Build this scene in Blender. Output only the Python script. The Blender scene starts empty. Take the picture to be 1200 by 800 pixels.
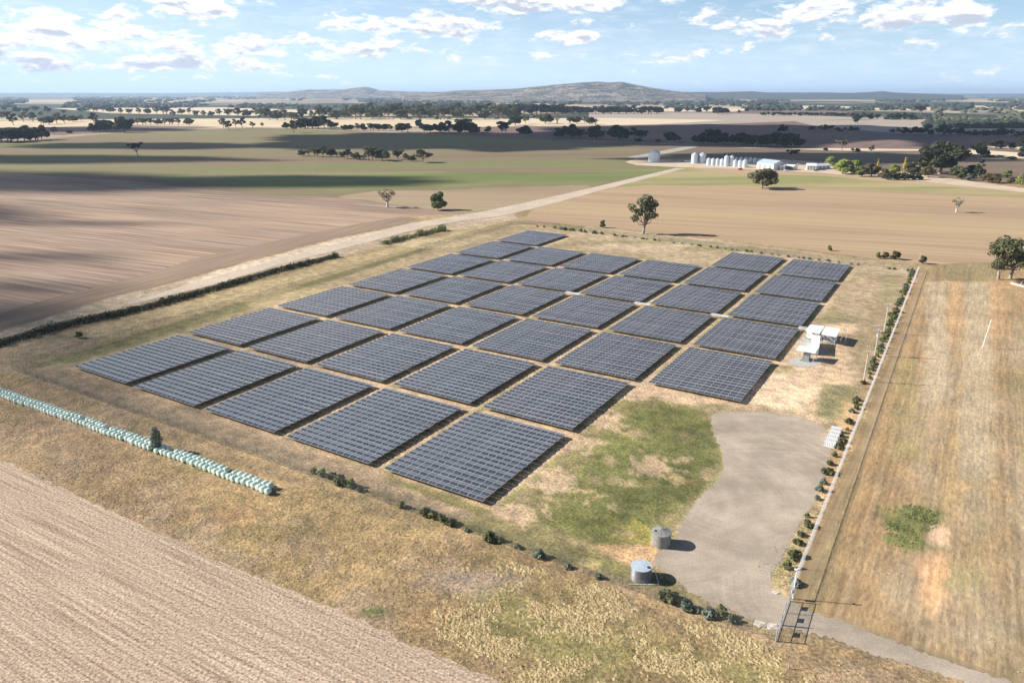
import bpy, bmesh, math, random
import numpy as np
from mathutils import Vector, Matrix, geometry
R = math.radians
random.seed(7); rng = np.random.default_rng(7)
scn = bpy.context.scene
COL = scn.collection

# ------------------------------------------------------------------ camera numbers
F = 863.84; PITCH = R(18.614); HC = 77.0
CP, SP = math.cos(PITCH), math.sin(PITCH)
def bp(u, v, z=0.0):
    """photo pixel (1200x800) -> point of the world at height z"""
    x, y = u-600, -(v-400)
    d = (x, F*CP+y*SP, -F*SP+y*CP)
    t = (z-HC)/d[2]
    return (d[0]*t, d[1]*t)
def pv(u, v, z=0.0): return Vector((*bp(u, v, z), z))
def mpp(u, v):
    """metres per photo pixel at the ground point"""
    X, Y = bp(u, v); return (Y*CP+HC*SP)/F
def hpx(u, v, n):
    """real height of something n pixels tall whose foot is at (u,v)"""
    X, Y = bp(u, v); a = math.atan2(HC, math.hypot(X, Y)); return n*mpp(u, v)/max(.3, math.cos(a))

cam = bpy.data.cameras.new('camera'); co = bpy.data.objects.new('camera', cam); COL.objects.link(co)
co.location = (0, 0, HC); co.rotation_euler = (math.pi/2-PITCH, 0, 0)
cam.sensor_width = 36; cam.lens = F/1200*36; cam.clip_start = .5; cam.clip_end = 200000
scn.camera = co

# ------------------------------------------------------------------ sun, sky
SUN_EL, SUN_AZ = 29.5, 279.0      # azimuth clockwise from +Y: where the sun stands
sd = Vector((math.sin(R(SUN_AZ))*math.cos(R(SUN_EL)), math.cos(R(SUN_AZ))*math.cos(R(SUN_EL)), math.sin(R(SUN_EL))))
L = bpy.data.lights.new('sun', 'SUN'); L.energy = 5.0; L.angle = R(.5); L.color = (1, .945, .86)
so = bpy.data.objects.new('sun', L); COL.objects.link(so); so.rotation_euler = sd.to_track_quat('Z', 'Y').to_euler()
so.location = (0, 0, 300)

class NT:
    def __init__(s, tree): s.t = tree; s.n = tree.nodes; s.l = tree.links
    def new(s, typ, **kw):
        n = s.n.new(typ)
        for k, v in kw.items(): setattr(n, k, v)
        return n
    def link(s, a, b): s.l.new(a, b)
    def setin(s, n, i, v):
        if v is None: return
        if isinstance(v, bpy.types.NodeSocket): s.l.new(v, n.inputs[i])
        else: n.inputs[i].default_value = v
    def m(s, op, a, b=None, c=None, clamp=False):
        n = s.new('ShaderNodeMath', operation=op); n.use_clamp = clamp
        s.setin(n, 0, a); s.setin(n, 1, b); s.setin(n, 2, c); return n.outputs[0]
    def vm(s, op, a, b=None):
        n = s.new('ShaderNodeVectorMath', operation=op); s.setin(n, 0, a); s.setin(n, 1, b); return n.outputs[0]
    def mix(s, f, a, b, blend='MIX'):
        n = s.new('ShaderNodeMix', data_type='RGBA', blend_type=blend); n.clamp_factor = True
        s.setin(n, 0, f); s.setin(n, 6, a); s.setin(n, 7, b); return n.outputs[2]
    def noise(s, vec, scale, detail=4, rough=.55, dim='3D', dist=0):
        n = s.new('ShaderNodeTexNoise'); n.noise_dimensions = dim
        s.setin(n, 'Vector', vec); n.inputs['Scale'].default_value = scale
        n.inputs['Detail'].default_value = detail; n.inputs['Roughness'].default_value = rough
        n.inputs['Distortion'].default_value = dist
        return n.outputs[0]
    def ramp(s, f, stops):
        n = s.new('ShaderNodeValToRGB'); s.setin(n, 0, f); cr = n.color_ramp
        while len(cr.elements) < len(stops): cr.elements.new(.5)
        for e, (p, c) in zip(cr.elements, stops): e.position = p; e.color = c if len(c) == 4 else (*c, 1)
        return n.outputs[0]
    def mr(s, v, a, b, c=0, d=1, smooth=False):
        n = s.new('ShaderNodeMapRange'); n.interpolation_type = 'SMOOTHSTEP' if smooth else 'LINEAR'
        s.setin(n, 0, v); s.setin(n, 1, a); s.setin(n, 2, b); s.setin(n, 3, c); s.setin(n, 4, d); return n.outputs[0]
    def comb(s, x, y, z=0.0):
        n = s.new('ShaderNodeCombineXYZ'); s.setin(n, 0, x); s.setin(n, 1, y); s.setin(n, 2, z); return n.outputs[0]
    def sep(s, v):
        n = s.new('ShaderNodeSeparateXYZ'); s.setin(n, 0, v); return n.outputs

def c4(c): return (*c, 1.0)

w = bpy.data.worlds.new('World'); scn.world = w; w.use_nodes = True
T = NT(w.node_tree); T.n.clear()
out = T.new('ShaderNodeOutputWorld'); bg = T.new('ShaderNodeBackground')
sky = T.new('ShaderNodeTexSky', sky_type='NISHITA'); sky.sun_disc = False
sky.sun_elevation = R(SUN_EL); sky.sun_rotation = R(SUN_AZ); sky.altitude = 300; sky.air_density = 1.0; sky.dust_density = .6; sky.ozone_density = 1.6
tc = T.new('ShaderNodeTexCoord')
dx, dy, dz = T.sep(T.vm('NORMALIZE', tc.outputs['Generated']))
az = T.m('ARCTAN2', dx, dy); el = T.m('ARCSINE', dz)
def sky_dir(u, v):
    x, y = u-600, -(v-400)
    d = Vector((x, F*CP+y*SP, -F*SP+y*CP)).normalized()
    return math.atan2(d.x, d.y), math.asin(d.z)
CHI, CLO, HZC = (11.3, 11.2, 11.2, 1), (6.0, 6.5, 7.8, 1), (6.9, 9.0, 11.4, 1)
# banks of cumulus: photo position of the middle, half width, half height, weight
CL = [(45, 40, 130, 24, 1.0), (0, 62, 130, 14, .85), (150, 72, 190, 12, .75), (152, 16, 28, 8, .8), (236, 7, 52, 12, .95), (330, 56, 150, 13, .8), (425, 28, 62, 13, .9),
      (430, 50, 60, 10, .6), (530, 34, 48, 13, .9), (640, 3, 110, 13, 1.05), (665, 43, 42, 9, .75), (590, 66, 90, 8, .5), (700, 28, 50, 8, .55), (800, 63, 80, 7, .5),
      (893, 34, 38, 12, 1.0), (965, 13, 60, 14, 1.0), (1065, 14, 66, 18, 1.1), (1120, 22, 32, 12, .9), (1190, 20, 26, 9, .5), (815, 18, 28, 9, .7), (1165, 80, 60, 6, .45),
      (1060, 52, 40, 5, .32), (930, 80, 70, 5, .35), (240, 88, 200, 5, .4), (720, 10, 60, 8, .5), (-150, 30, 120, 30, .9), (1380, 10, 120, 30, .9)]
p = T.comb(az, T.m('MULTIPLY', el, 2.5), 0.3)
nn = T.noise(p, 25, 7, .62, dist=.2)
nup = T.noise(T.comb(az, T.m('MULTIPLY', T.m('ADD', el, .005), 2.5), 0.3), 25, 4, .62, dist=.2)
n2 = T.noise(T.comb(az, T.m('MULTIPLY', el, 5.0), 3.1), 26, 4, .6)
tot = 0.0; vert = 0.0
for (u, v, hw, hh, k) in CL:
    a, b = sky_dir(u, v)
    wx, wy = hw/900, hh/900
    tt = T.m('MULTIPLY_ADD', el, 1/wy, -b/wy); ss = T.m('MULTIPLY_ADD', az, 1/wx, -a/wx)
    q = T.m('MULTIPLY_ADD', tt, tt, T.m('MULTIPLY', ss, ss))
    g = T.m('DIVIDE', k, T.m('ADD', 1.0, T.m('MULTIPLY', q, q)))
    tot = T.m('MAXIMUM', g, tot); vert = T.m('MULTIPLY_ADD', g, tt, vert)
wisp = T.m('MULTIPLY', T.mr(n2, .46, .80, 0, 1), T.mr(el, .0, .03, 0, .45))
d_ = T.m('ADD', tot, T.m('MULTIPLY', T.m('SUBTRACT', nn, .5), 3.1))
d0 = T.mr(d_, .42, .84, 0, 1, smooth=True)
under = T.m('ADD', T.m('MULTIPLY', vert, -.32), T.m('MULTIPLY', T.m('SUBTRACT', nup, nn), 3.2))
sh_ = T.mr(T.m('ADD', under, T.mr(d_, .5, 1.2, -.15, .30)), -.02, .50, 0, 1, smooth=True)
ccol = T.mix(sh_, CHI, CLO)
# pale milky band that fills the sky towards the skyline
hz = T.m('ADD', T.mr(el, .0, .11, .62, .0, smooth=True), T.mr(el, .0, .5, .26, .0))
left = T.m('MULTIPLY', T.mr(az, -.85, .45, .55, 0), T.mr(el, .12, .6, 1, 0))
base = T.mix(T.m('ADD', hz, left, clamp=True), T.mix(1.0, sky.outputs[0], (.88, 1.06, 1.30, 1), 'MULTIPLY'), HZC)
base = T.mix(T.m('MULTIPLY', wisp, 1.0), base, (10.0, 10.6, 11.4, 1))
fin_ = T.mix(T.m('MULTIPLY', T.m('MULTIPLY', d0, .93), T.mr(el, .2, .45, 1, .1)), base, ccol)
dk = T.new('ShaderNodeVectorMath', operation='SCALE'); T.link(fin_, dk.inputs[0]); T.link(T.mr(el, .16, .75, 1, .42, smooth=True), dk.inputs[3]); T.link(dk.outputs[0], bg.inputs[0]); bg.inputs[1].default_value = .060
T.link(bg.outputs[0], out.inputs[0])
scn.view_settings.view_transform = 'Standard'; scn.view_settings.look = 'None'
scn.view_settings.exposure = 0.80; scn.view_settings.gamma = 1
scn.render.engine = 'CYCLES'
scn.cycles.volume_bounces = 1; scn.cycles.transparent_max_bounces = 12

# ------------------------------------------------------------------ materials
def mat(name):
    m = bpy.data.materials.new(name); m.use_nodes = True
    t = NT(m.node_tree); b = m.node_tree.nodes['Principled BSDF']; return m, t, b
def simple(name, col, rough=.6, metal=0.0, var=.15, scale=3.0, bump=0.0, spec=.5):
    m, t, b = mat(name)
    tc = t.new('ShaderNodeTexCoord')
    n = t.noise(tc.outputs['Object'], scale, 4)
    k = t.mr(n, .3, .7, 1-var, 1+var)
    mul = t.new('ShaderNodeVectorMath', operation='SCALE'); mul.inputs[0].default_value = col; t.link(k, mul.inputs[3])
    t.link(mul.outputs[0], b.inputs['Base Color'])
    b.inputs['Roughness'].default_value = rough; b.inputs['Metallic'].default_value = metal
    b.inputs['Specular IOR Level'].default_value = spec
    if bump:
        bn = t.new('ShaderNodeBump'); bn.inputs['Distance'].default_value = bump; t.link(n, bn.inputs['Height']); t.link(bn.outputs[0], b.inputs['Normal'])
    return m
def leafmat(name, a, c, rough=.75, up=0.0):
    m, t, b = mat(name)
    oi = t.new('ShaderNodeObjectInfo'); g = t.new('ShaderNodeNewGeometry'); tc = t.new('ShaderNodeTexCoord')
    n = t.noise(tc.outputs['Object'], .55, 2)
    f = t.m('ADD', t.m('MULTIPLY', t.m('SUBTRACT', g.outputs['Random Per Island'], .5), .8), t.mr(n, .3, .7, 0, 1))
    col = t.mix(t.m('ADD', f, t.m('MULTIPLY', t.m('SUBTRACT', oi.outputs['Random'], .5), .4), clamp=True), c4(a), c4(c))
    t.link(col, b.inputs['Base Color']); b.inputs['Roughness'].default_value = rough
    b.inputs['Specular IOR Level'].default_value = .25
    tr = t.new('ShaderNodeBsdfTranslucent'); t.link(col, tr.inputs[0])
    if up:
        nn_ = t.vm('NORMALIZE', t.vm('ADD', g.outputs['Normal'], (-.25*up, 0, up))); t.link(nn_, b.inputs['Normal'])
    mx = t.new('ShaderNodeMixShader'); mx.inputs[0].default_value = .25
    t.link(b.outputs[0], mx.inputs[1]); t.link(tr.outputs[0], mx.inputs[2])
    t.link(mx.outputs[0], t.n['Material Output'].inputs[0])
    return m
M = {}
M['gum'] = leafmat('gum_leaves', (.07, .08, .035), (.19, .19, .095))
M['darkgum'] = leafmat('dark_gum_leaves', (.026, .036, .02), (.075, .082, .042))
M['palegum'] = leafmat('pale_gum_leaves', (.13, .12, .065), (.26, .23, .14))
M['bright'] = leafmat('bright_leaves', (.18, .23, .04), (.40, .45, .12))
M['yellow'] = leafmat('yellow_leaves', (.42, .30, .05), (.62, .46, .12))
M['brownleaf'] = leafmat('brown_leaves', (.10, .08, .04), (.20, .15, .08))
M['saltbush'] = leafmat('blue_green_leaves', (.10, .135, .105), (.24, .28, .21))
M['shrub'] = leafmat('shrub_leaves', (.10, .125, .04), (.27, .29, .11))
M['hedge'] = leafmat('hedge_leaves', (.035, .042, .02), (.10, .10, .045))
M['bark'] = simple('bark', (.30, .25, .20), .85, var=.35, scale=2)
M['palebark'] = simple('pale_bark', (.55, .49, .42), .8, var=.2, scale=2)
M['drygrass'] = leafmat('dry_grass', (.50, .38, .19), (.80, .65, .38), .9, 1.1)
M['browngrass'] = leafmat('brown_grass', (.36, .27, .15), (.58, .45, .26), .9, 1.1)
M['greengrass'] = leafmat('green_grass', (.10, .13, .04), (.22, .24, .09), .9, 1.1)
M['steel'] = simple('galvanised_steel', (.62, .64, .66), .45, .55, .12, 5)
M['steeldark'] = simple('weathered_steel', (.32, .33, .34), .5, .6, .12, 5)
M['white'] = simple('white_painted_metal', (.82, .82, .80), .4, 0, .06, 2)
M['offwhite'] = simple('off_white_metal', (.66, .67, .66), .5, 0, .10, 2)
M['grey'] = simple('grey_paint', (.30, .31, .32), .6, 0, .1, 2)
M['dark'] = simple('dark_rubber', (.03, .03, .03), .7, 0, .1, 4)
M['glass'] = simple('window_glass', (.05, .06, .07), .1, 0, .05, 1)
M['railgrey'] = simple('dull_rail', (.16, .165, .16), .8)
M['concrete'] = simple('concrete', (.25, .245, .225), .85, 0, .22, 1.6, .01)
M['wood'] = simple('weathered_timber', (.40, .36, .31), .85, 0, .3, 2)
M['polewood'] = simple('pole_timber', (.52, .48, .43), .8, 0, .2, 2)
M['rock'] = simple('pale_rubble', (.58, .50, .42), .9, 0, .25, 1.2, .05)
M['red'] = simple('red_paint', (.45, .04, .03), .5)
M['blueroof'] = simple('pale_blue_roof_metal', (.50, .58, .63), .4, .2, .08, .3)
M['signdark'] = simple('sign_face', (.10, .10, .11), .5)

def corrugated(name, col, n=60, metal=.6, rough=.38, vertical=False, streak=.25):
    m, t, b = mat(name)
    tc = t.new('ShaderNodeTexCoord'); x, y, z = t.sep(tc.outputs['Object'])
    wv = t.m('SINE', t.m('MULTIPLY', z if not vertical else t.m('ARCTAN2', y, x), n))
    g = t.noise(t.comb(t.m('MULTIPLY', t.m('ARCTAN2', y, x), 6), z, 0), 1.3, 4)
    k = t.mr(g, .3, .7, 1-streak, 1+streak*.5)
    s = t.new('ShaderNodeVectorMath', operation='SCALE'); s.inputs[0].default_value = col; t.link(k, s.inputs[3]); t.link(s.outputs[0], b.inputs['Base Color'])
    bn = t.new('ShaderNodeBump'); bn.inputs['Distance'].default_value = .02; t.link(wv, bn.inputs['Height']); t.link(bn.outputs[0], b.inputs['Normal'])
    b.inputs['Metallic'].default_value = metal; b.inputs['Roughness'].default_value = rough
    return m
M['silo'] = corrugated('silo_sheet', (.62, .69, .73), 6, .25, .4, streak=.12)
M['tank'] = corrugated('tank_sheet', (.27, .28, .30), 70, .5, .4)
M['tanklid'] = simple('tank_lid_sheet', (.60, .68, .74), .35, .3, .15, 1.5)

# bale film
m, t, b = mat('bale_film'); M['bale'] = m
oi = t.new('ShaderNodeObjectInfo'); tc = t.new('ShaderNodeTexCoord')
n = t.noise(tc.outputs['Object'], 2.2, 4)
col = t.mix(t.m('ADD', t.m('MULTIPLY', oi.outputs['Random'], .6), t.m('MULTIPLY', n, .4)), (.46, .60, .50, 1), (.76, .86, .77, 1))
t.link(col, b.inputs['Base Color']); b.inputs['Roughness'].default_value = .38
bn = t.new('ShaderNodeBump'); bn.inputs['Distance'].default_value = .05; t.link(t.noise(tc.outputs['Object'], 5, 3), bn.inputs['Height']); t.link(bn.outputs[0], b.inputs['Normal'])

# solar glass: uv runs 0..1 over every module, x = long side
m, t, b = mat('solar_glass'); M['pv'] = m
uv = t.new('ShaderNodeUVMap'); uv.uv_map = 'UVMap'; ux, uy, _ = t.sep(uv.outputs[0])
def edge(v, wd):
    return t.m('LESS_THAN', t.m('SUBTRACT', .5, t.m('ABSOLUTE', t.m('SUBTRACT', v, .5))), wd)
fr = t.m('MAXIMUM', edge(ux, .018), edge(uy, .036))
# thin cell grid 12 x 6
def grid(v, nn_, wd):
    f = t.m('FRACT', t.m('MULTIPLY', v, nn_)); return t.m('LESS_THAN', t.m('SUBTRACT', .5, t.m('ABSOLUTE', t.m('SUBTRACT', f, .5))), wd)
cell = t.m('MAXIMUM', grid(ux, 12, .025), grid(uy, 6, .025))
mid = t.m('LESS_THAN', t.m('ABSOLUTE', t.m('SUBTRACT', ux, .5)), .014)
cell = t.m('MAXIMUM', cell, mid)
g = t.new('ShaderNodeNewGeometry')
tone = t.mix(g.outputs['Random Per Island'], (.036, .039, .052, 1), (.070, .074, .090, 1))
cc = t.mix(t.m('MULTIPLY', cell, .5), tone, (.25, .27, .32, 1))
t.link(t.mix(fr, cc, (.70, .71, .72, 1)), b.inputs['Base Color'])
t.link(t.mr(fr, 0, 1, .20, .40), b.inputs['Roughness'])
t.link(t.m('MULTIPLY', fr, .35), b.inputs['Metallic'])
b.inputs['IOR'].default_value = 1.8

# chain link mesh
def chain(name, key, col, wd):
    m, t, b = mat(name); M[key] = m
    uv = t.new('ShaderNodeUVMap'); uv.uv_map = 'UVMap'; ux, uy, _ = t.sep(uv.outputs[0])
    def dg(a):
        f = t.m('FRACT', t.m('MULTIPLY', a, 12.0)); return t.m('LESS_THAN', t.m('ABSOLUTE', t.m('SUBTRACT', f, .5)), wd)
    al = t.m('MAXIMUM', dg(t.m('ADD', ux, uy)), dg(t.m('SUBTRACT', ux, uy)))
    b.inputs['Base Color'].default_value = c4(col); b.inputs['Metallic'].default_value = .2; b.inputs['Roughness'].default_value = .6
    t.link(al, b.inputs['Alpha'])
chain('chain_link', 'chain', (.10, .11, .09), .05); chain('bright_chain_link', 'chainb', (.80, .81, .82), .03)

# ------------------------------------------------------------------ mesh helpers
class MB:
    def __init__(s): s.v = []; s.f = []; s.uv = None
    def quad(s, a, b_, c, d): i = len(s.v); s.v += [a, b_, c, d]; s.f.append((i, i+1, i+2, i+3))
    def box(s, c, size, rz=0, mat4=None):
        x, y, z = [q/2 for q in size]; i = len(s.v)
        Mx = Matrix.Translation(Vector(c)) @ Matrix.Rotation(rz, 4, 'Z')
        if mat4 is not None: Mx = mat4 @ Mx
        for sx, sy, sz in ((-1,-1,-1),(1,-1,-1),(1,1,-1),(-1,1,-1),(-1,-1,1),(1,-1,1),(1,1,1),(-1,1,1)):
            s.v.append(tuple(Mx @ Vector((sx*x, sy*y, sz*z))))
        for f in ((0,3,2,1),(4,5,6,7),(0,1,5,4),(1,2,6,5),(2,3,7,6),(3,0,4,7)): s.f.append(tuple(i+k for k in f))
    def tube(s, pts, rad, n=6, cap=True):
        pts = [Vector(p) for p in pts]
        if not hasattr(rad, '__len__'): rad = [rad]*len(pts)
        base = len(s.v)
        for k, p in enumerate(pts):
            d = (pts[min(k+1, len(pts)-1)]-pts[max(k-1, 0)]).normalized()
            a = d.orthogonal().normalized() if abs(d.z) < .9 else Vector((1, 0, 0))
            a = (a-d*a.dot(d)).normalized(); b_ = d.cross(a)
            for j in range(n):
                t_ = 2*math.pi*j/n; s.v.append(tuple(p+(a*math.cos(t_)+b_*math.sin(t_))*rad[k]))
        for k in range(len(pts)-1):
            for j in range(n):
                A = base+k*n+j; B = base+k*n+(j+1) % n; s.f.append((A, B, B+n, A+n))
        if cap:
            s.f.append(tuple(base+j for j in reversed(range(n)))); s.f.append(tuple(base+(len(pts)-1)*n+j for j in range(n)))
    def lathe(s, prof, n=24, c=(0, 0, 0), cap=True):
        base = len(s.v)
        for r, z in prof:
            for j in range(n):
                t_ = 2*math.pi*j/n; s.v.append((c[0]+r*math.cos(t_), c[1]+r*math.sin(t_), c[2]+z))
        for k in range(len(prof)-1):
            for j in range(n):
                A = base+k*n+j; B = base+k*n+(j+1) % n; s.f.append((A, B, B+n, A+n))
        if cap:
            s.f.append(tuple(base+j for j in reversed(range(n)))); s.f.append(tuple(base+(len(prof)-1)*n+j for j in range(n)))
    def mesh(s, name, m=None, smooth=False, uv=None):
        me = bpy.data.meshes.new(name); me.from_pydata([tuple(q) for q in s.v], [], s.f)
        if m: me.materials.append(m)
        if smooth: me.polygons.foreach_set('use_smooth', [True]*len(me.polygons))
        if uv is not None:
            l = me.uv_layers.new(name='UVMap'); l.data.foreach_set('uv', np.asarray(uv, dtype=np.float32).ravel())
        me.update(); return me
    def build(s, name, m=None, parent=None, smooth=False, uv=None):
        return link(name, s.mesh(name, m, smooth, uv), parent)
def link(name, me, parent=None, loc=None):
    o = bpy.data.objects.new(name, me); COL.objects.link(o)
    if parent: o.parent = parent
    if loc is not None: o.location = loc
    return o
def tag(o, label=None, cat=None, group=None, kind=None):
    if label: o['label'] = label
    if cat: o['category'] = cat
    if group: o['group'] = group
    if kind: o['kind'] = kind
    return o
def empty(name, loc, rz=0, sc=1, label=None, cat=None, group=None):
    o = bpy.data.objects.new(name, None); COL.objects.link(o); o.location = loc; o.rotation_euler = (0, 0, rz)
    o.scale = (sc, sc, sc) if not hasattr(sc, '__len__') else sc; o.empty_display_size = .5
    return tag(o, label, cat, group)
ORD = ['first','second','third','fourth','fifth','sixth','seventh','eighth','ninth','tenth','eleventh','twelfth','thirteenth','fourteenth','fifteenth','sixteenth','seventeenth','eighteenth','nineteenth']
TENS = {20:'twentieth',30:'thirtieth',40:'fortieth',50:'fiftieth',60:'sixtieth',70:'seventieth',80:'eightieth',90:'ninetieth'}
TN = {20:'twenty',30:'thirty',40:'forty',50:'fifty',60:'sixty',70:'seventy',80:'eighty',90:'ninety'}
def ordn(n):
    if n < 20: return ORD[n-1]
    if n >= 100: return 'hundredth' if n == 100 else 'hundred and '+ordn(n-100)
    return TENS[n] if n % 10 == 0 else TN[n//10*10]+'-'+ORD[n % 10-1]

# numpy noise
def vnoise(x, y, seed=0):
    xi = np.floor(x).astype(np.int64); yi = np.floor(y).astype(np.int64); fx = x-xi; fy = y-yi
    fx = fx*fx*(3-2*fx); fy = fy*fy*(3-2*fy)
    def h(a, b):
        n = (a*374761393+b*668265263+seed*974634777) & 0xffffffff
        n = ((n ^ (n >> 13))*1274126177) & 0xffffffff; n = n ^ (n >> 16); return (n & 0xffff)/65535.0
    return (h(xi, yi)*(1-fx)+h(xi+1, yi)*fx)*(1-fy)+(h(xi, yi+1)*(1-fx)+h(xi+1, yi+1)*fx)*fy
def fbm(x, y, sc, seed=0, o=4):
    s = 0; a = 1; tt = 0
    for k in range(o): s = s+a*vnoise(x/sc*2**k+17.3*k, y/sc*2**k-9.1*k, seed+k); tt += a; a *= .55
    return s/tt
def sdist(px, py, poly):
    """signed distance, positive inside"""
    P = np.array(poly); Q = np.roll(P, -1, 0); ins = np.zeros(px.shape, bool); dm = np.full(px.shape, 1e18)
    for (x1, y1), (x2, y2) in zip(P, Q):
        ex, ey = x2-x1, y2-y1; t_ = np.clip(((px-x1)*ex+(py-y1)*ey)/(ex*ex+ey*ey+1e-9), 0, 1)
        dm = np.minimum(dm, (px-x1-t_*ex)**2+(py-y1-t_*ey)**2)
        c = (y1 > py) != (y2 > py)
        with np.errstate(divide='ignore', invalid='ignore'): xx = (x2-x1)*(py-y1)/(y2-y1)+x1
        ins ^= c & (px < xx)
    d = np.sqrt(dm); return np.where(ins, d, -d)
def W(poly): return [bp(u, v) for u, v in poly]

# ------------------------------------------------------------------ layout of the array
YAW = R(-31.535); S = 76.0
OX, OY = -1.694171*S, 2.66983*S; WA, WB, GA, GB = .335355*S, .463561*S, .0555523*S, .0399299*S
dA = Vector((math.cos(YAW), math.sin(YAW), 0)); dB = Vector((-math.sin(YAW), math.cos(YAW), 0))
def arr(a, b, z=0): return Vector((OX, OY, 0))+dA*a+dB*b+Vector((0, 0, z))
PX, PY = WA+GA, WB+GB
STR = {0: range(0, 7), 1: range(0, 6), 2: range(0, 6), 3: range(0, 6), 4: range(0, 7), 5: range(2, 7)}

# ------------------------------------------------------------------ ground sheet
def build_ground():
    th = list(np.radians(np.arange(-50, 50.01, .17))); th += list(np.radians(np.arange(54, 310, 4)))
    th = np.array(th)
    r = [1.0, 15, 30, 45, 60]; x = 60
    while x < 1500: x *= 1.0062; r.append(x)
    while x < 50000: x *= 1.03; r.append(x)
    r = np.array(r); A, Rr = np.meshgrid(th, r)
    X = (Rr*np.sin(A)).ravel(); Y = (Rr*np.cos(A)).ravel(); nt, nr = len(th), len(r)
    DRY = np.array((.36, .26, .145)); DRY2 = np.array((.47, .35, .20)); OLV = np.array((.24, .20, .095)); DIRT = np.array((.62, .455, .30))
    ORG = np.array((.55, .36, .20)); GRN = np.array((.12, .13, .05)); GOLD = np.array((.47, .34, .16)); BRN = np.array((.30, .22, .145)); GREY = np.array((.40, .34, .27))
    n1 = fbm(X, Y, 14, 1); n2 = fbm(X, Y, 55, 2); n3 = fbm(X, Y, 4, 3, 3)
    def lay(c0, c1, f): f = np.clip(f, 0, 1)[:, None]; return c0*(1-f)+c1*f
    C = lay(np.tile(DRY, (len(X), 1)), DRY2, (n1-.35)*2.2)
    C = lay(C, OLV, (n2-.52)*3.0)
    streak = np.zeros(len(X)); bumpy = np.full(len(X), .6)
    near = (np.hypot(X, Y) < 900) & (Y > 0)
    idx = np.where(near)[0]; xn, yn = X[idx], Y[idx]
    jit = (fbm(xn, yn, 7, 9)-.5)*2; jit2 = (fbm(xn, yn, 1.8, 19, 3)-.5)*2
    # array-aligned coordinates
    ax = (xn-OX)*dA.x+(yn-OY)*dA.y; ay = (xn-OX)*dB.x+(yn-OY)*dB.y
    def paint(poly, col, soft=1.5, amp=2.5, k=1.0, px=True, st=None, bu=None, a2=0):
        p = W(poly) if px else poly; P = np.array(p); pad = 8+amp*2
        s_ = (xn > P[:, 0].min()-pad) & (xn < P[:, 0].max()+pad) & (yn > P[:, 1].min()-pad) & (yn < P[:, 1].max()+pad)
        j = np.where(s_)[0]
        if not len(j): return
        d = sdist(xn[j], yn[j], p)+jit[j]*amp+jit2[j]*a2
        f = np.clip(d/soft+.5, 0, 1)*k
        C[idx[j]] = C[idx[j]]*(1-f[:, None])+np.array(col)*f[:, None]
        if st is not None: streak[idx[j]] = streak[idx[j]]*(1-f)+st*f
        if bu is not None: bumpy[idx[j]] = bumpy[idx[j]]*(1-f)+bu*f
    def ell(u, v, hu, hv, col, k=1.0, soft=1.5, amp=1.2, **kw):
        paint([(u+hu*math.cos(a), v+hv*math.sin(a)) for a in np.linspace(0, 2*math.pi, 14, endpoint=False)], col, soft, amp, k, **kw)
    # fenced area floor: mown, mixed
    paint([(14, 432), (909, 750), (926, 700), (1076, 318), (603, 261)], (.37, .29, .175), 2, .5, bu=.4)
    olv = np.clip((fbm(xn, yn, 22, 33)-.5)*5, 0, 1)
    din = sdist(xn, yn, W([(14, 432), (909, 750), (926, 700), (1076, 318), (603, 261)]))
    # olive band outside of the left side of the array
    paint([(20, 434), (84, 426), (210, 388), (395, 327), (590, 263), (612, 262), (560, 268), (400, 318), (200, 378), (60, 421)], (.20, .185, .085), 4, 1.2, .95, bu=.3)
    # bare soil between the blocks and round them
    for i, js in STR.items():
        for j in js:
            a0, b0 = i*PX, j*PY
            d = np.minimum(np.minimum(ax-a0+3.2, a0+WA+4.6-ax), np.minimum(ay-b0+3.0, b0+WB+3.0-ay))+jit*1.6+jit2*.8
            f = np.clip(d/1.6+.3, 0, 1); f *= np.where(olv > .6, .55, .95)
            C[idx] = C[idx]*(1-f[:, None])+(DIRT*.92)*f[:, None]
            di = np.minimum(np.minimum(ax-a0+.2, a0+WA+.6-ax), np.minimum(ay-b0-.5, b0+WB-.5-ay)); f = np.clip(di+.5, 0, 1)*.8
            C[idx] = C[idx]*(1-f[:, None])+OLV*f[:, None]  # olive grass tone under the panels, painted darker to deepen the shade there
    # green strips in the aisles of the right half
    for i in (2, 3, 4):
        d = 1.1-np.abs(ax-(i*PX+WA+GA*.82)); f = np.clip(d/1.0+.3, 0, 1)*((ay > 0) & (ay < 7*PY))*(fbm(xn, yn, 16, 44) > .44)*.85
        C[idx] = C[idx]*(1-f[:, None])+np.array((.27, .27, .10))*f[:, None]
    # near side: brown then bare strip
    paint([(60, 445), (150, 480), (440, 580), (600, 640), (600, 612), (440, 560), (140, 455)], (.26, .20, .135), 3, 2, .85)
    paint([(150, 458), (340, 520), (440, 556), (580, 598), (700, 640), (760, 652), (750, 662), (600, 624), (430, 566), (300, 518), (140, 464)], DIRT, 2.5, 2.2, .75, a2=1.5)
    paint([(455, 556), (520, 577), (580, 600), (560, 602), (500, 582), (450, 563)], (.21, .20, .07), 1.2, .5, .85)
    paint([(560, 602), (610, 612), (760, 665), (830, 705), (800, 700), (700, 668), (600, 640), (520, 612)], (.20, .185, .075), 2, 1, .8, bu=.3)
    # green paddock right of the array
    paint([(700, 480), (735, 462), (800, 468), (836, 484), (845, 510), (848, 545), (836, 566), (800, 612), (760, 650), (700, 642), (610, 610), (600, 600), (650, 545)], (.27, .235, .11), 3, 2, .95, bu=.5)
    paint([(740, 478), (800, 472), (832, 492), (838, 520), (835, 550), (812, 578), (790, 605), (755, 632), (700, 636), (640, 612), (662, 580), (690, 540), (715, 500)], (.19, .20, .07), 4, 4, .85, a2=2.5)
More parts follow.
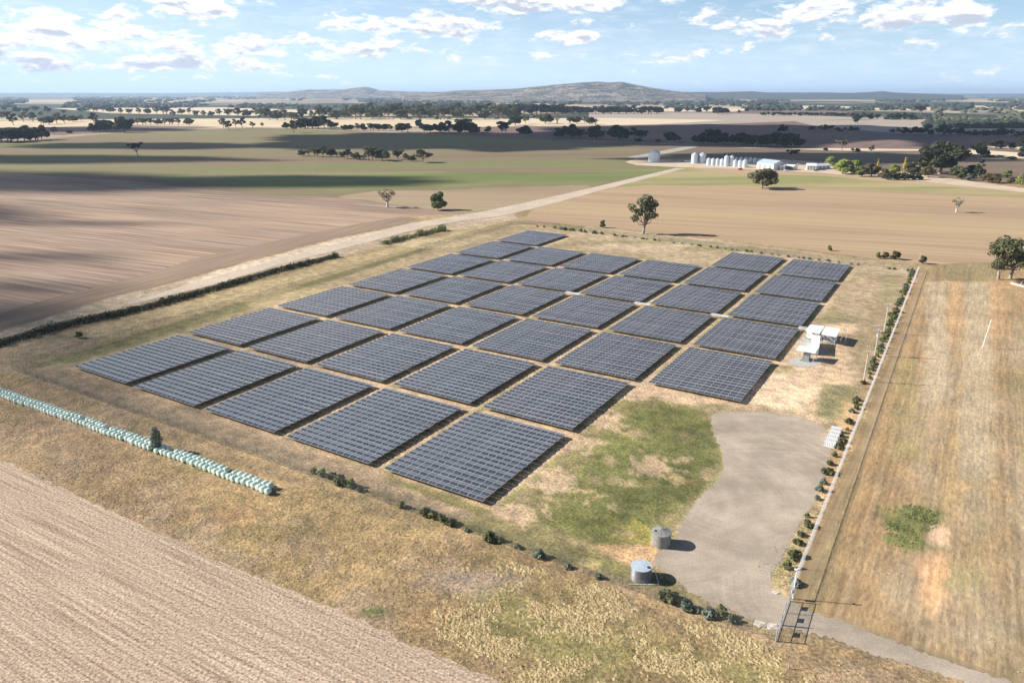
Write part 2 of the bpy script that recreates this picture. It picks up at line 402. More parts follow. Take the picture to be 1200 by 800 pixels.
    paint([(790, 500), (825, 505), (838, 540), (800, 590), (762, 612), (710, 615), (738, 570), (770, 540)], GRN, 5, 7, .65, a2=5)
    for e in ((763, 543, 24, 14, DIRT*.82, .85), (797, 559, 12, 5, (.5, .38, .2), .8), (690, 588, 14, 9, (.5, .38, .2), .85), (745, 622, 22, 11, (.36, .31, .09), .7), (692, 661, 14, 5, (.46, .37, .17), .8),
              (648, 565, 24, 17, DIRT, .75), (675, 520, 22, 13, DIRT, .7), (705, 492, 26, 12, DIRT, .8), (742, 462, 26, 8, DIRT, .85), (610, 604, 22, 7, DIRT, .8)):
        ell(e[0], e[1], e[2], e[3], e[4], e[5], 1.0, 3.6, a2=3.6)
    rg = random.Random(4)
    for _ in range(26):
        u_, v_ = rg.uniform(690, 830), rg.uniform(480, 625)
        ell(u_, v_, rg.uniform(3, 12), rg.uniform(2, 6), rg.choice([(.46, .35, .21), (.30, .24, .11), (.24, .19, .09)]), .6, 1.2, 2, a2=2.5)
    paint([(700, 640), (770, 640), (768, 660), (740, 662), (720, 652)], ORG*1.05, 1.5, 1.2, .9)
    # sand by the near edge of the last strip and the inverters
    paint([(745, 452), (762, 450), (868, 474), (905, 430), (935, 398), (990, 398), (1012, 430), (1000, 452), (962, 470), (956, 494), (925, 487), (880, 478), (830, 480), (780, 468)], DIRT*1.0, 3, 3, .9, a2=1.5)
    paint([(880, 442), (935, 440), (965, 452), (948, 480), (900, 478), (868, 470)], np.array((.78, .59, .40)), 2, 4, .85, a2=3)
    ell(905, 432, 28, 5, (.27, .25, .12), .7); ell(830, 477, 30, 4, (.24, .22, .1), .6)
    paint([(965, 450), (1005, 452), (992, 492), (955, 487)], (.26, .235, .12), 1.5, 1, .9)
    # open ground right of the array up to the fence
    paint([(1000, 318), (1070, 322), (1040, 400), (1010, 450), (985, 380), (972, 345)], (.36, .28, .17), 4, 3, .8)
    ell(1000, 352, 20, 24, (.46, .35, .235), .7, 6, 5); ell(985, 385, 24, 8, DIRT*1.02, .8, 3, 3); ell(1020, 335, 30, 12, DIRT*.85, .5, 5, 5)
    ell(975, 372, 30, 7, (.27, .25, .13), .6, 4, 3); ell(1040, 335, 10, 22, (.27, .25, .13), .6, 4, 3)
    # strip of orange soil along the fence shrubs
    paint([(1070, 320), (1040, 395), (1018, 440), (990, 500), (960, 580), (905, 680), (920, 700), (960, 640), (985, 560), (1010, 480), (1060, 370), (1084, 320)], ORG, 3, 2, .75)
    # far side sand, inside and beyond the back fence
    paint([(664, 274), (825, 318), (840, 300), (1000, 318), (1075, 324), (1070, 312), (860, 284), (690, 264)], (.46, .36, .235), 3, 3, .9)
    ell(745, 290, 60, 6, (.57, .45, .31), .6, 5, 3); ell(845, 292, 50, 3, (.24, .23, .10), .6, 4, 2); ell(770, 284, 70, 2.5, (.27, .25, .12), .6, 4, 2)
    # meadow between the stubble field and the fence
    paint([(-40, 425), (14, 434), (909, 752), (1130, 805), (590, 805), (400, 716), (0, 540), (-60, 520)], (.355, .25, .14), 2, 0, .8, bu=1.0)
    mg = fbm(xn, yn, 26, 71); inm = sdist(xn, yn, W([(-40, 425), (14, 434), (909, 752), (1180, 825), (560, 825), (400, 716), (0, 540), (-60, 520)])) > 0
    f = np.clip((mg-.50)*6, 0, 1)*inm*.4; C[idx] = C[idx]*(1-f[:, None])+GOLD*f[:, None]
    f = np.clip((fbm(xn, yn, 18, 83)-.55)*7, 0, 1)*inm*.5; C[idx] = C[idx]*(1-f[:, None])+np.array((.25, .21, .095))*f[:, None]
    f = np.clip((fbm(xn, yn, 12, 95)-.52)*8, 0, 1)*inm*.6; C[idx] = C[idx]*(1-f[:, None])+np.array((.42, .31, .215))*f[:, None]
    paint([(0, 474), (120, 515), (170, 535), (150, 560), (60, 545), (0, 528)], (.33, .235, .145), 6, 5, .7, bu=1.0, a2=3)
    paint([(620, 690), (900, 780), (900, 805), (700, 805), (560, 740), (560, 690)], (.30, .27, .11), 6, 5, .75, a2=3)
    paint([(0, 455), (330, 560), (560, 640), (540, 632), (320, 548), (0, 442)], (.30, .23, .155), 4, 2, .6)
    ell(275, 607, 26, 12, (.42, .26, .14), .6, 3, 3); ell(500, 717, 28, 14, (.42, .27, .14), .6, 3, 3); ell(565, 680, 60, 16, (.44, .35, .27), .6, 4, 4)
    ell(440, 715, 16, 4, (.13, .17, .06), .8); ell(720, 665, 16, 6, (.21, .20, .08), .6)
    paint([(10, 434), (88, 428), (240, 482), (440, 550), (520, 590), (480, 596), (330, 540), (140, 480), (20, 440)], (.27, .205, .135), 4, 3, .7, a2=3)
    # golden grass between the ditch hedge and the array
    paint([(0, 412), (160, 370), (395, 306), (520, 276), (590, 258), (596, 262), (400, 318), (200, 378), (20, 430), (0, 436)], (.47, .37, .21), 3, 1.5, .9, bu=.9)
    ell(340, 350, 70, 12, (.55, .43, .24), .6, 5, 5); ell(500, 285, 50, 6, (.58, .47, .29), .6, 5, 5)
    paint([(-200, 440), (-30, 405), (110, 388), (120, 400), (20, 432), (-100, 470)], (.34, .26, .17), 6, 4, .8)
    # paddock right of the fence: long strips parallel to the fence
    rp = [(1084, 312), (1260, 300), (1700, 330), (1500, 760), (1240, 812), (1180, 798), (1000, 733), (935, 712), (950, 660), (1010, 520)]
    fa = Vector(bp(1080, 318)); fb_ = Vector(bp(930, 690)); fd = (fb_-fa).normalized()
    sx = (xn-fa.x)*(-fd.y)+(yn-fa.y)*fd.x; sy = (xn-fa.x)*fd.x+(yn-fa.y)*fd.y
    dR = sdist(xn, yn, W(rp)); inr = np.clip(dR/2+.5, 0, 1)
    band = vnoise(sx/9.0+3, sy/400, 5); band2 = vnoise(sx/2.6, sy/160, 6); bb = band*.6+band2*.4
    pc = lay(np.tile(np.array((.40, .275, .15)), (len(xn), 1)), np.array((.46, .35, .22)), (bb-.40)*3.5)
    pc = lay(pc, np.array((.30, .24, .13)), (fbm(sx, sy*.10, 9, 55)-.52)*4)
    pc = lay(pc, np.array((.45, .36, .25)), (fbm(sx, sy*.25, 14, 66)-.52)*3)
    C[idx] = C[idx]*(1-inr[:, None])+pc*inr[:, None]; streak[idx] = streak[idx]*(1-inr)+inr; bumpy[idx] = np.where(inr > .5, .34, bumpy[idx])
    # strips of the same hue as the photo: pale and orange bands
    for (u0, u1, v0, v1, col, k) in ((1112, 1132, 330, 400, ORG, .6), (1160, 1178, 330, 395, ORG, .7), (1052, 1075, 420, 540, (.40, .33, .16), .5), (1105, 1125, 480, 600, (.46, .33, .17), .5),
                                     (1160, 1180, 470, 720, (.42, .29, .16), .5), (1085, 1108, 330, 470, (.52, .42, .29), .6), (1130, 1158, 330, 560, (.50, .41, .28), .5)):
        paint([(u0, v0), (u1, v0), (u1+6, v1), (u0-6, v1)], col, 2, 2, min(.9, k*1.4), a2=1.5)
    for e in ((1085, 500, 26, 30), (1075, 560, 24, 18), (1150, 545, 22, 14), (1140, 590, 20, 16), (1150, 740, 34, 22), (1060, 680, 24, 20), (1180, 500, 18, 40), (1190, 400, 20, 30)):
        ell(*e, (.47, .38, .27), .3, 4, 4, a2=2)
    for e in ((1045, 400, 16, 30), (1040, 560, 20, 30), (1120, 640, 30, 16), (1130, 780, 40, 12), (1195, 660, 20, 40), (1065, 470, 14, 40)):
        ell(*e, (.33, .235, .135), .3, 5, 4, a2=2)
    ell(1068, 615, 34, 24, (.17, .20, .07), .85, 4, 4, a2=3); ell(1094, 685, 17, 38, (.78, .47, .26), 1.0, 2, 1.0, a2=1.5); ell(1100, 627, 14, 11, (.74, .52, .35), .95, 1.5, 1.2, a2=1.2)
    ell(1120, 680, 30, 12, (.29, .28, .12), .5, 4, 4); ell(1150, 720, 40, 30, (.34, .27, .18), .5, 6, 6); ell(1060, 690, 30, 30, (.36, .29, .20), .5, 6, 6)
    paint([(990, 470), (1005, 470), (975, 560), (965, 590), (958, 580)], ORG*1.1, 2, 1.5, .8)
    # verge of the access road and the yard
    paint([(900, 690), (935, 712), (1000, 730), (1180, 800), (1110, 800), (960, 748), (905, 745), (870, 725), (780, 672), (800, 690)], (.38, .29, .18), 2, 1.5, .7)
    paint([(832, 486), (850, 545), (800, 612), (790, 640), (812, 606), (856, 552), (848, 492)], (.40, .36, .18), 1.5, 1, .9)
    paint([(955, 590), (965, 592), (925, 690), (880, 700), (900, 650)], (.36, .31, .17), 3, 3, .7, a2=2)
    # light bed of track beside the ploughed field
    paint([(-150, 425), (0, 388), (135, 347), (216, 328), (250, 318), (400, 279), (480, 262), (560, 248), (600, 244), (605, 258), (530, 270), (395, 301), (236, 340), (160, 362), (0, 403), (-150, 440)], (.46, .365, .26), 3, 1.5, .95, bu=.3)
    paint([(216, 334), (250, 318), (400, 279), (480, 264), (470, 272), (400, 291), (300, 318), (230, 337)], (.66, .54, .41), 3, 2, .9)
    vv_ = (1+(fbm(xn, yn, 9, 101, 4)-.5)*.55*(1-inr*.6))*(1+(fbm(xn, yn, 2.6, 111, 3)-.5)*.45*(1-inr*.6))
    trk = np.zeros(len(xn))
    for o_ in (6.5, 8.3, 17.0, 18.8, 29.5, 31.3, 43.0, 44.8, 60, 61.8): trk = np.maximum(trk, np.clip(1.4-np.abs(sx*(1 if sx[np.argmax(dR)] > 0 else -1)-o_)/.55, 0, 1))
    vv_ = vv_*(1-.20*trk*inr)
    C[idx] = C[idx]*vv_[:, None]
    # far away: patchwork of scrub and straw
    far = ~near; dd = np.hypot(X, Y)
    pn = fbm(X*.55, Y*.3, 420, 12, 4)
    fc = lay(np.tile(np.array((.36, .29, .21)), (len(X), 1)), np.array((.56, .47, .35)), (pn-.50)*8)
    fc = lay(fc, np.array((.055, .065, .045)), (fbm(X*.5, Y*.35, 800, 14, 4)-.60+np.clip((dd-2200)/5000, 0, .17))*14)
    k = np.clip((dd-900)/500, 0, 1)
    k[dd < 900] = 0
    C = C*(1-k[:, None])+fc*k[:, None]; bumpy *= (1-k)
    me = bpy.data.meshes.new('ground')
    nv = len(X)+1
    co_ = np.zeros((nv, 3), np.float32); co_[:-1, 0] = X; co_[:-1, 1] = Y
    J, K = np.meshgrid(np.arange(nr-1), np.arange(nt), indexing='ij'); K2 = (K+1) % nt
    q = np.stack([J*nt+K, (J+1)*nt+K, (J+1)*nt+K2, J*nt+K2], -1).reshape(-1, 4)[:, ::-1]
    tri = np.array([(k_, nv-1, (k_+1) % nt) for k_ in range(nt)])[:, ::-1]
    me.vertices.add(nv); me.vertices.foreach_set('co', co_.ravel())
    me.loops.add(len(q)*4+len(tri)*3); me.polygons.add(len(q)+len(tri))
    me.loops.foreach_set('vertex_index', np.concatenate([q.ravel(), tri.ravel()]).astype(np.int32))
    me.polygons.foreach_set('loop_start', np.concatenate([np.arange(len(q))*4, len(q)*4+np.arange(len(tri))*3]).astype(np.int32))
    me.polygons.foreach_set('loop_total', np.concatenate([np.full(len(q), 4), np.full(len(tri), 3)]).astype(np.int32))
    me.update(calc_edges=True); me.validate()
    ca = me.attributes.new('Soil', 'FLOAT_COLOR', 'POINT')
    cc_ = np.ones((nv, 4), np.float32); cc_[:-1, :3] = C; cc_[-1, :3] = DRY; ca.data.foreach_set('color', cc_.ravel())
    for nm, arr_ in (('Streak', streak), ('Bumpy', bumpy)):
        a_ = me.attributes.new(nm, 'FLOAT', 'POINT'); a_.data.foreach_set('value', np.append(arr_, 0).astype(np.float32))
    m, t, b = mat('soil_and_dry_grass')
    tc = t.new('ShaderNodeTexCoord'); P_ = tc.outputs['Object']
    at = t.new('ShaderNodeAttribute'); at.attribute_name = 'Soil'; as_ = t.new('ShaderNodeAttribute'); as_.attribute_name = 'Streak'; ab = t.new('ShaderNodeAttribute'); ab.attribute_name = 'Bumpy'
    x, y, z = t.sep(P_)
    u_ = t.m('ADD', t.m('MULTIPLY', x, -fd.y), t.m('MULTIPLY', y, fd.x)); v_ = t.m('ADD', t.m('MULTIPLY', x, fd.x), t.m('MULTIPLY', y, fd.y))
    Pw = t.comb(u_, t.m('MULTIPLY', v_, t.m('MULTIPLY_ADD', as_.outputs['Fac'], -.70, 1.0)), 0)
    fine = t.noise(Pw, 1.7, 7, .78); mid = t.noise(Pw, .33, 4, .6); big = t.noise(P_, .045, 3, .55)
    st = t.noise(t.comb(t.m('MULTIPLY', u_, 1.0), t.m('MULTIPLY', v_, .06), 0), 1.5, 4, .65)
    f1 = t.m('MULTIPLY_ADD', t.mr(fine, .36, .66, -.60, .55), t.m('MULTIPLY_ADD', as_.outputs['Fac'], -.45, 1.0), 1.0); f2 = t.m('MULTIPLY_ADD', t.mr(mid, .34, .66, -.26, .24), t.m('MULTIPLY_ADD', as_.outputs['Fac'], -.6, 1.0), 1.0); f3 = t.mr(big, .3, .7, .9, 1.1)
    f4 = t.m('ADD', 1.0, t.m('MULTIPLY', t.mr(st, .33, .67, -.20, .20), as_.outputs['Fac']))
    k = t.m('MULTIPLY', t.m('MULTIPLY', f1, f2), t.m('MULTIPLY', f3, f4))
    s_ = t.new('ShaderNodeVectorMath', operation='SCALE'); t.link(at.outputs['Color'], s_.inputs[0]); t.link(k, s_.inputs[3])
    tint = t.mix(t.mr(mid, .42, .62, 0, .35), s_.outputs[0], t.mix(1.0, s_.outputs[0], (1.12, .98, .80, 1), 'MULTIPLY'))
    t.link(tint, b.inputs['Base Color']); b.inputs['Roughness'].default_value = .95; b.inputs['Specular IOR Level'].default_value = .15
    h = t.m('ADD', t.m('MULTIPLY', fine, .35), t.m('MULTIPLY', t.noise(P_, .75, 3, .6), .5))
    bn = t.new('ShaderNodeBump'); bn.inputs['Distance'].default_value = 1.0; t.link(h, bn.inputs['Height']); t.link(t.m('MULTIPLY', ab.outputs['Fac'], .75), bn.inputs['Strength']); t.link(bn.outputs[0], b.inputs['Normal'])
    me.materials.append(m)
    tag(link('ground', me), kind='structure')
    return fd
FD = build_ground()

# ------------------------------------------------------------------ sheets: fields, tracks, yard
def rough_edge(pts, step, amp, seed):
    r = random.Random(seed); out_ = []
    for k in range(len(pts)):
        a = Vector(pts[k]); b_ = Vector(pts[(k+1) % len(pts)]); n = max(1, int((b_-a).length/step)); n = min(n, 160)
        nm = Vector((-(b_-a).y, (b_-a).x)).normalized()
        for q in range(n):
            o_ = (r.random()-.5)*2*amp if q else 0
            out_.append(tuple(a+(b_-a)*(q/n)+nm*o_))
    return out_
def sheet(name, poly, m, z, step=0, amp=0, seed=1, world=False):
    p = poly if world else W(poly)
    if step: p = rough_edge(p, step, amp, seed)
    tr = geometry.tessellate_polygon([[Vector((a, b_, 0)) for a, b_ in p]])
    me = bpy.data.meshes.new(name); me.from_pydata([(a, b_, z) for a, b_ in p], [], [tuple(q) for q in tr])
    bm = bmesh.new(); bm.from_mesh(me); bmesh.ops.recalc_face_normals(bm, faces=bm.faces)
    for f_ in bm.faces:
        if f_.normal.z < 0: f_.normal_flip()
    bm.to_mesh(me); bm.free(); me.materials.append(m)
    return tag(link(name, me), kind='structure')
def fieldmat(name, c1, c2, d, width, var=.25, c3=None, bump=.0, patch=90., k3=.5, dots=0.0, long=30.):
    """rows run along direction d (2-vector), width = metres of one row"""
    m, t, b = mat(name); d = Vector(d).normalized()
    tc = t.new('ShaderNodeTexCoord'); P_ = tc.outputs['Object']; x, y, z = t.sep(P_)
    u_ = t.m('ADD', t.m('MULTIPLY', x, -d.y), t.m('MULTIPLY', y, d.x)); v_ = t.m('ADD', t.m('MULTIPLY', x, d.x), t.m('MULTIPLY', y, d.y))
    n = t.noise(t.comb(u_, t.m('DIVIDE', v_, long), 0), 1/width, 5, .62)
    n2 = t.noise(t.comb(t.m('MULTIPLY', u_, 1), t.m('DIVIDE', v_, 6), 4), 1/patch, 5, .6)
    n3 = t.noise(P_, 2.4, 4, .7)
    col = t.mix(t.mr(n, .34, .66), c4(c1), c4(c2))
    if c3: col = t.mix(t.m('MULTIPLY', t.mr(n2, .47, .60), k3), col, c4(c3))
    k = t.m('MULTIPLY', t.mr(n2, .3, .7, 1-var, 1+var), t.mr(n3, .3, .7, 1-.25-dots, 1.25+dots))
    s_ = t.new('ShaderNodeVectorMath', operation='SCALE'); t.link(col, s_.inputs[0]); t.link(k, s_.inputs[3])
    t.link(s_.outputs[0], b.inputs['Base Color']); b.inputs['Roughness'].default_value = .95; b.inputs['Specular IOR Level'].default_value = .1
    if bump:
        bn = t.new('ShaderNodeBump'); bn.inputs['Distance'].default_value = bump; t.link(t.m('ADD', n, t.m('MULTIPLY', n3, .5)), bn.inputs['Height']); t.link(bn.outputs[0], b.inputs['Normal'])
    return m
def pdir(a, b_): p, q = Vector(bp(*a)), Vector(bp(*b_)); return (q-p)
# stubble field in the near left corner
dS = pdir((0, 538), (587, 800))
sheet('stubble_field', [(-260, 440), (0, 538), (101, 585), (202, 631), (304, 676), (400, 715), (494, 759), (587, 800), (720, 860), (500, 960), (-500, 960), (-700, 560)],
      fieldmat('stubble_rows', (.29, .20, .14), (.60, .47, .35), dS, .42, .10, bump=.10, dots=.5, patch=24, k3=.35, c3=(.33, .25, .18), long=70), .012, 1.4, .5)
# ploughed field left
dP = pdir((0, 240), (240, 262))
mp = fieldmat('ploughed_rows', (.21, .14, .10), (.46, .35, .265), dP, 1.7, .26, (.50, .33, .21), .1, 60, .25, long=50)
sheet('ploughed_field', [(-330, 208), (0, 203), (152, 212), (287, 227), (400, 232), (470, 241), (545, 250), (470, 254), (400, 266), (304, 286), (236, 301), (187, 316.5), (128, 333), (64, 348.5), (0, 367), (-330, 440)], mp, .03, 6, .5)
dH = pdir((0, 380), (300, 300))
sheet('headland', [(0, 367), (64, 348.5), (128, 333), (187, 316.5), (236, 301), (304, 286), (400, 266), (470, 254), (490, 256), (480, 261), (400, 277), (250, 316), (216, 328), (135, 347), (0, 389), (-200, 430), (-200, 405)],
      fieldmat('headland_soil', (.235, .165, .115), (.36, .265, .19), dH, 1.4, .15, bump=.08), .045, 4, .5)
# the farm field beyond, olive with green flushes
sheet('field', [(-700, 200), (-600, 176), (0, 167), (150, 155), (300, 150), (500, 157), (640, 163), (800, 178), (815, 186), (745, 184), (800, 196), (700, 222), (600, 243), (545, 250), (470, 241), (400, 232), (287, 227), (152, 212), (0, 203), (-330, 208)],
      fieldmat('sown_field', (.20, .155, .095), (.265, .205, .125), (1, .12), 9, .2, (.15, .19, .06), 0, 150, .75), .06)
# tan field right of the farm road
mt = fieldmat('tan_field', (.36, .25, .155), (.50, .36, .235), pdir((850, 225), (1200, 240)), 3.2, .22, (.33, .275, .13), .1, 90, .4, long=60)
sheet('field', [(628, 243), (800, 199), (830, 196), (960, 202), (1080, 213), (1200, 222), (1700, 240), (2100, 330), (1260, 305), (1084, 310), (1000, 300), (860, 282), (700, 266), (612, 258)], mt, .05, 8, .6)
mgw = fieldmat('green_flush', (.25, .25, .10), (.31, .29, .13), (1, .1), 5, .15, (.40, .30, .17), 0, 60, .7)
sheet('field', [(690, 222), (805, 198), (870, 204), (960, 206), (1200, 226), (1300, 236), (1000, 222), (880, 218), (760, 217)], mgw, .08, 14, 2)
sheet('field', [(395, 231), (470, 241), (545, 250), (600, 243), (700, 222), (690, 217), (620, 219), (520, 223), (440, 224)], fieldmat('brown_field', (.31, .225, .145), (.43, .32, .21), (1, .05), 3.5, .22, (.22, .21, .10), .1, 60, .35, long=40), .075, 14, 3)
sheet('green_strip', [(150, 204.5), (300, 203), (500, 201), (660, 203), (775, 197), (790, 197.5), (694, 217), (600, 216), (500, 219), (400, 224), (300, 219), (200, 212)], fieldmat('green_crop', (.15, .185, .065), (.22, .23, .09), (1, .08), 6, .15, (.29, .23, .13), 0, 70, .6), .07, 14, 3)
# far fields right: purple brown fallow
def fm(n_, a, b_, d=(1, .25), w_=10, **k): return fieldmat(n_, a, b_, d, w_, **k)
mfal = fm('fallow_field', (.185, .125, .11), (.235, .16, .135), pdir((930, 175), (1060, 150)), 8, var=.08)
mfal2 = fm('fallow_dark', (.165, .125, .09), (.215, .16, .115), (1, .1), 10, var=.12)
mstraw = fm('straw_field', (.60, .49, .34), (.70, .58, .42), (1, .05), 8, var=.08)
mgreyf = fm('grey_stubble', (.36, .30, .245), (.43, .365, .30), (1, .2), 8, var=.08)
sheet('field', [(600, 163), (500, 157), (540, 149), (700, 147), (900, 141), (1082, 152), (1400, 160), (1500, 178), (1030, 176), (860, 171), (700, 165)], mfal, .10)
sheet('field', [(640, 164), (800, 179), (830, 187), (1000, 200), (1080, 208), (1300, 222), (1500, 235), (1500, 180), (1030, 178), (860, 172), (700, 166)], mfal2, .12)
sheet('field', [(860, 173), (1000, 177), (1100, 177), (1200, 186), (1400, 196), (1300, 186), (1150, 176), (1000, 174)], mstraw, .14)
sheet('field', [(1035, 140), (1300, 146), (1400, 160), (1060, 157), (960, 149), (930, 142)], mgreyf, .16)
sheet('field', [(690, 131), (900, 133), (1030, 139), (910, 143), (800, 147), (690, 141)], mgreyf, .18)
sheet('field', [(540, 149), (600, 139), (720, 138.5), (850, 141), (770, 146), (690, 147.5)], mstraw, .20)
sheet('field', [(-300, 152), (-300, 144), (0, 142), (120, 140), (420, 138), (620, 139), (560, 148.5), (400, 149), (250, 150), (150, 153), (60, 156)], fm('straw_field_far', (.56, .44, .28), (.68, .56, .40), (1, .1), 9, var=.1), .13)
sheet('field', [(-300, 160), (-300, 153), (60, 149), (150, 147), (260, 149), (170, 154), (60, 158), (0, 161)], mfal, .22)
sheet('field', [(130, 133), (60, 127), (260, 126), (420, 131), (560, 132), (560, 136), (300, 136)], mstraw, .24)
sheet('field', [(1150, 172), (1300, 168), (1400, 175), (1240, 180)], mstraw, .26)
sheet('field', [(640, 128), (760, 126), (900, 128), (860, 131), (700, 131)], mstraw, .28)
sheet('field', [(430, 127), (560, 124), (700, 126), (640, 130), (480, 131)], mfal, .30)
sheet('field', [(880, 126), (960, 124), (1030, 126), (1000, 128.5), (900, 129)], mstraw, .32)
sheet('field', [(1020, 127), (1110, 125.5), (1110, 129.5), (1030, 130)], mstraw, .34)
sheet('field', [(1140, 124), (1230, 124.5), (1240, 128), (1150, 128)], mstraw, .36)
sheet('field', [(760, 131), (900, 127.5), (1000, 131), (1000, 135), (900, 134)], mfal, .27)
# tracks
def trackmat(name, a, b_, sc=.5, rut=None):
    m, t, b = mat(name); tc = t.new('ShaderNodeTexCoord'); P_ = tc.outputs['Object']
    n = t.noise(P_, sc, 5, .65); n2 = t.noise(P_, 3.0, 4, .7); n3 = t.noise(P_, .06, 3)
    col = t.mix(t.mr(n, .35, .65), c4(a), c4(b_))
    f = t.m('MULTIPLY', t.mr(n2, .3, .7, .82, 1.16), t.mr(n3, .3, .7, .9, 1.1))
    if rut:
        x, y, z = t.sep(P_); d = Vector(rut).normalized()
        u_ = t.m('ADD', t.m('MULTIPLY', x, -d.y), t.m('MULTIPLY', y, d.x)); v_ = t.m('ADD', t.m('MULTIPLY', x, d.x), t.m('MULTIPLY', y, d.y))
        warp = t.m('ADD', u_, t.m('MULTIPLY', t.noise(P_, .02, 1), 14))
        r_ = t.noise(t.comb(warp, t.m('MULTIPLY', v_, .06), 0), .9, 4, .7)
        f = t.m('MULTIPLY', f, t.mr(r_, .3, .7, .90, 1.09))
    s_ = t.new('ShaderNodeVectorMath', operation='SCALE'); t.link(col, s_.inputs[0]); t.link(f, s_.inputs[3])
    t.link(s_.outputs[0], b.inputs['Base Color']); b.inputs['Roughness'].default_value = .95; b.inputs['Specular IOR Level'].default_value = .15
    bn = t.new('ShaderNodeBump'); bn.inputs['Distance'].default_value = .05; t.link(n2, bn.inputs['Height']); t.link(bn.outputs[0], b.inputs['Normal'])
    return m
sheet('dirt_road', [(480, 262), (540, 253), (600, 241), (690, 221), (792, 197), (803, 197.5), (702, 224), (632, 243), (590, 253), (540, 259), (500, 266), (420, 287), (330, 310), (250, 334), (150, 358), (150, 354), (250, 325), (330, 303), (420, 279)], trackmat('road_dirt', (.47, .385, .30), (.60, .49, .38)), .11, 5, .35)
sheet('path', [(735, 184.5), (800, 172.5), (815, 171), (818, 172.5), (760, 184.5), (745, 186.5)], trackmat('track_gravel', (.36, .32, .28), (.44, .40, .35), .1), .19)
sheet('farm_yard', [(732, 190), (745, 186.5), (790, 187.5), (900, 186), (975, 191), (1080, 205), (1200, 221), (1400, 236), (1200, 226), (1060, 211), (960, 203), (880, 199), (800, 196.5), (745, 194)], trackmat('yard_dirt', (.52, .39, .28), (.62, .50, .38), .15), .21, 8, 1)
yard = [(833, 488), (845, 483), (865, 481.5), (900, 483), (930, 487), (955, 494), (966, 502), (975, 524), (968, 552), (957, 585), (936, 614), (921, 647), (905, 672), (903, 690), (925, 702), (950, 716), (1000, 733), (1046, 750), (1092, 768), (1140, 784), (1200, 803), (1290, 835), (1240, 840), (1136, 801), (1076, 781), (1020, 766), (980, 749), (935, 738), (905, 733), (880, 727), (857, 715), (829, 704), (805, 692), (786, 673), (765, 660), (766, 650), (790, 634), (799, 610), (816, 586), (838, 566), (848, 548), (847, 532), (836, 508)]
def yardmat():
    m = trackmat('yard_gravel', (.385, .32, .25), (.465, .385, .30), .12); t = NT(m.node_tree); b = t.n['Principled BSDF']; old = b.inputs['Base Color'].links[0].from_socket
    tc = t.new('ShaderNodeTexCoord'); P_ = tc.outputs['Object']; f = None
    for (cu, cv, fr_, msk) in ((740, 575, .9, 5.), (1010, 700, 1.1, 9.), (905, 560, .8, 3.)):
        x, y = bp(cu, cv); d_ = t.new('ShaderNodeVectorMath', operation='DISTANCE'); t.link(P_, d_.inputs[0]); d_.inputs[1].default_value = (x, y, 0)
        n = t.noise(t.comb(t.m('ADD', d_.outputs[1], t.m('MULTIPLY', t.noise(P_, .05, 2), 5)), msk, 0), fr_, 4, .75)
        mk = t.mr(t.noise(t.vm('ADD', P_, (msk*40, 0, 0)), .05, 2), .42, .58, 0, 1)
        g = t.m('ADD', 1.0, t.m('MULTIPLY', t.mr(n, .32, .68, -.13, .10), mk)); f = g if f is None else t.m('MULTIPLY', f, g)
    st = t.noise(P_, .10, 5, .7); f = t.m('MULTIPLY', f, t.mr(st, .35, .65, .84, 1.10))
    s_ = t.new('ShaderNodeVectorMath', operation='SCALE'); t.link(old, s_.inputs[0]); t.link(f, s_.inputs[3]); t.link(s_.outputs[0], b.inputs['Base Color']); return m
sheet('gravel_yard', yard, yardmat(), .02, .4, .42, 5)

# ------------------------------------------------------------------ solar array
def panel_meshes():
    NC, NP = 13, 17; cw = WA/NC; pw = WB/NP; mw, ml = .992, cw-.035; t_ = R(11.5); hw = mw*math.cos(t_); rise = mw*math.sin(t_)
    row = MB(); uv = []
    for side in (0, 1):
        for c in range(NC):
            x0 = c*cw+.0175; x1 = x0+ml
            if side == 0: ya, yb, za, zb = .015, .015+hw, 0, rise
            else: ya, yb, za, zb = pw-.015-hw, pw-.015, rise, 0
            i = len(row.v); th = .04
            for z_ in (0, -th):
                row.v += [(x0, ya, za+z_), (x1, ya, za+z_), (x1, yb, zb+z_), (x0, yb, zb+z_)]
            row.f += [(i, i+1, i+2, i+3), (i+7, i+6, i+5, i+4), (i, i+4, i+5, i+1), (i+1, i+5, i+6, i+2), (i+2, i+6, i+7, i+3), (i+3, i+7, i+4, i)]
            uv += [(0, 0), (1, 0), (1, 1), (0, 1)]+[(0, 0)]*20
    me = row.mesh('panel_row', M['pv'], uv=uv)
    fr = MB()
    for k in range(NP+1):
        for c in range(0, NC+1):
            x, y = c*cw, min(max(k*pw, .05), WB-.05)
            fr.tube([(x, y, 0), (x, y, .93)], .02, 4)
    for k in range(NP):
        for c in range(0, NC+1, 1):
            x, y = c*cw, k*pw+pw/2; fr.tube([(x, y, 0), (x, y, .93+rise-.05)], .02, 4)
    for c in range(NC+1):
        fr.box((c*cw, WB/2, .90), (.05, WB, .05))
    return me, fr.mesh('support_frame', M['steeldark']), pw
rowme, frme, PW = panel_meshes()
bx = MB(); bx.box((0, 0, .75), (.2, .35, .45)); bx.box((0, 0, .3), (.06, .06, .6)); boxme = bx.mesh('combiner_box', M['white'])
SN = ['first', 'second', 'third', 'fourth', 'fifth', 'sixth']
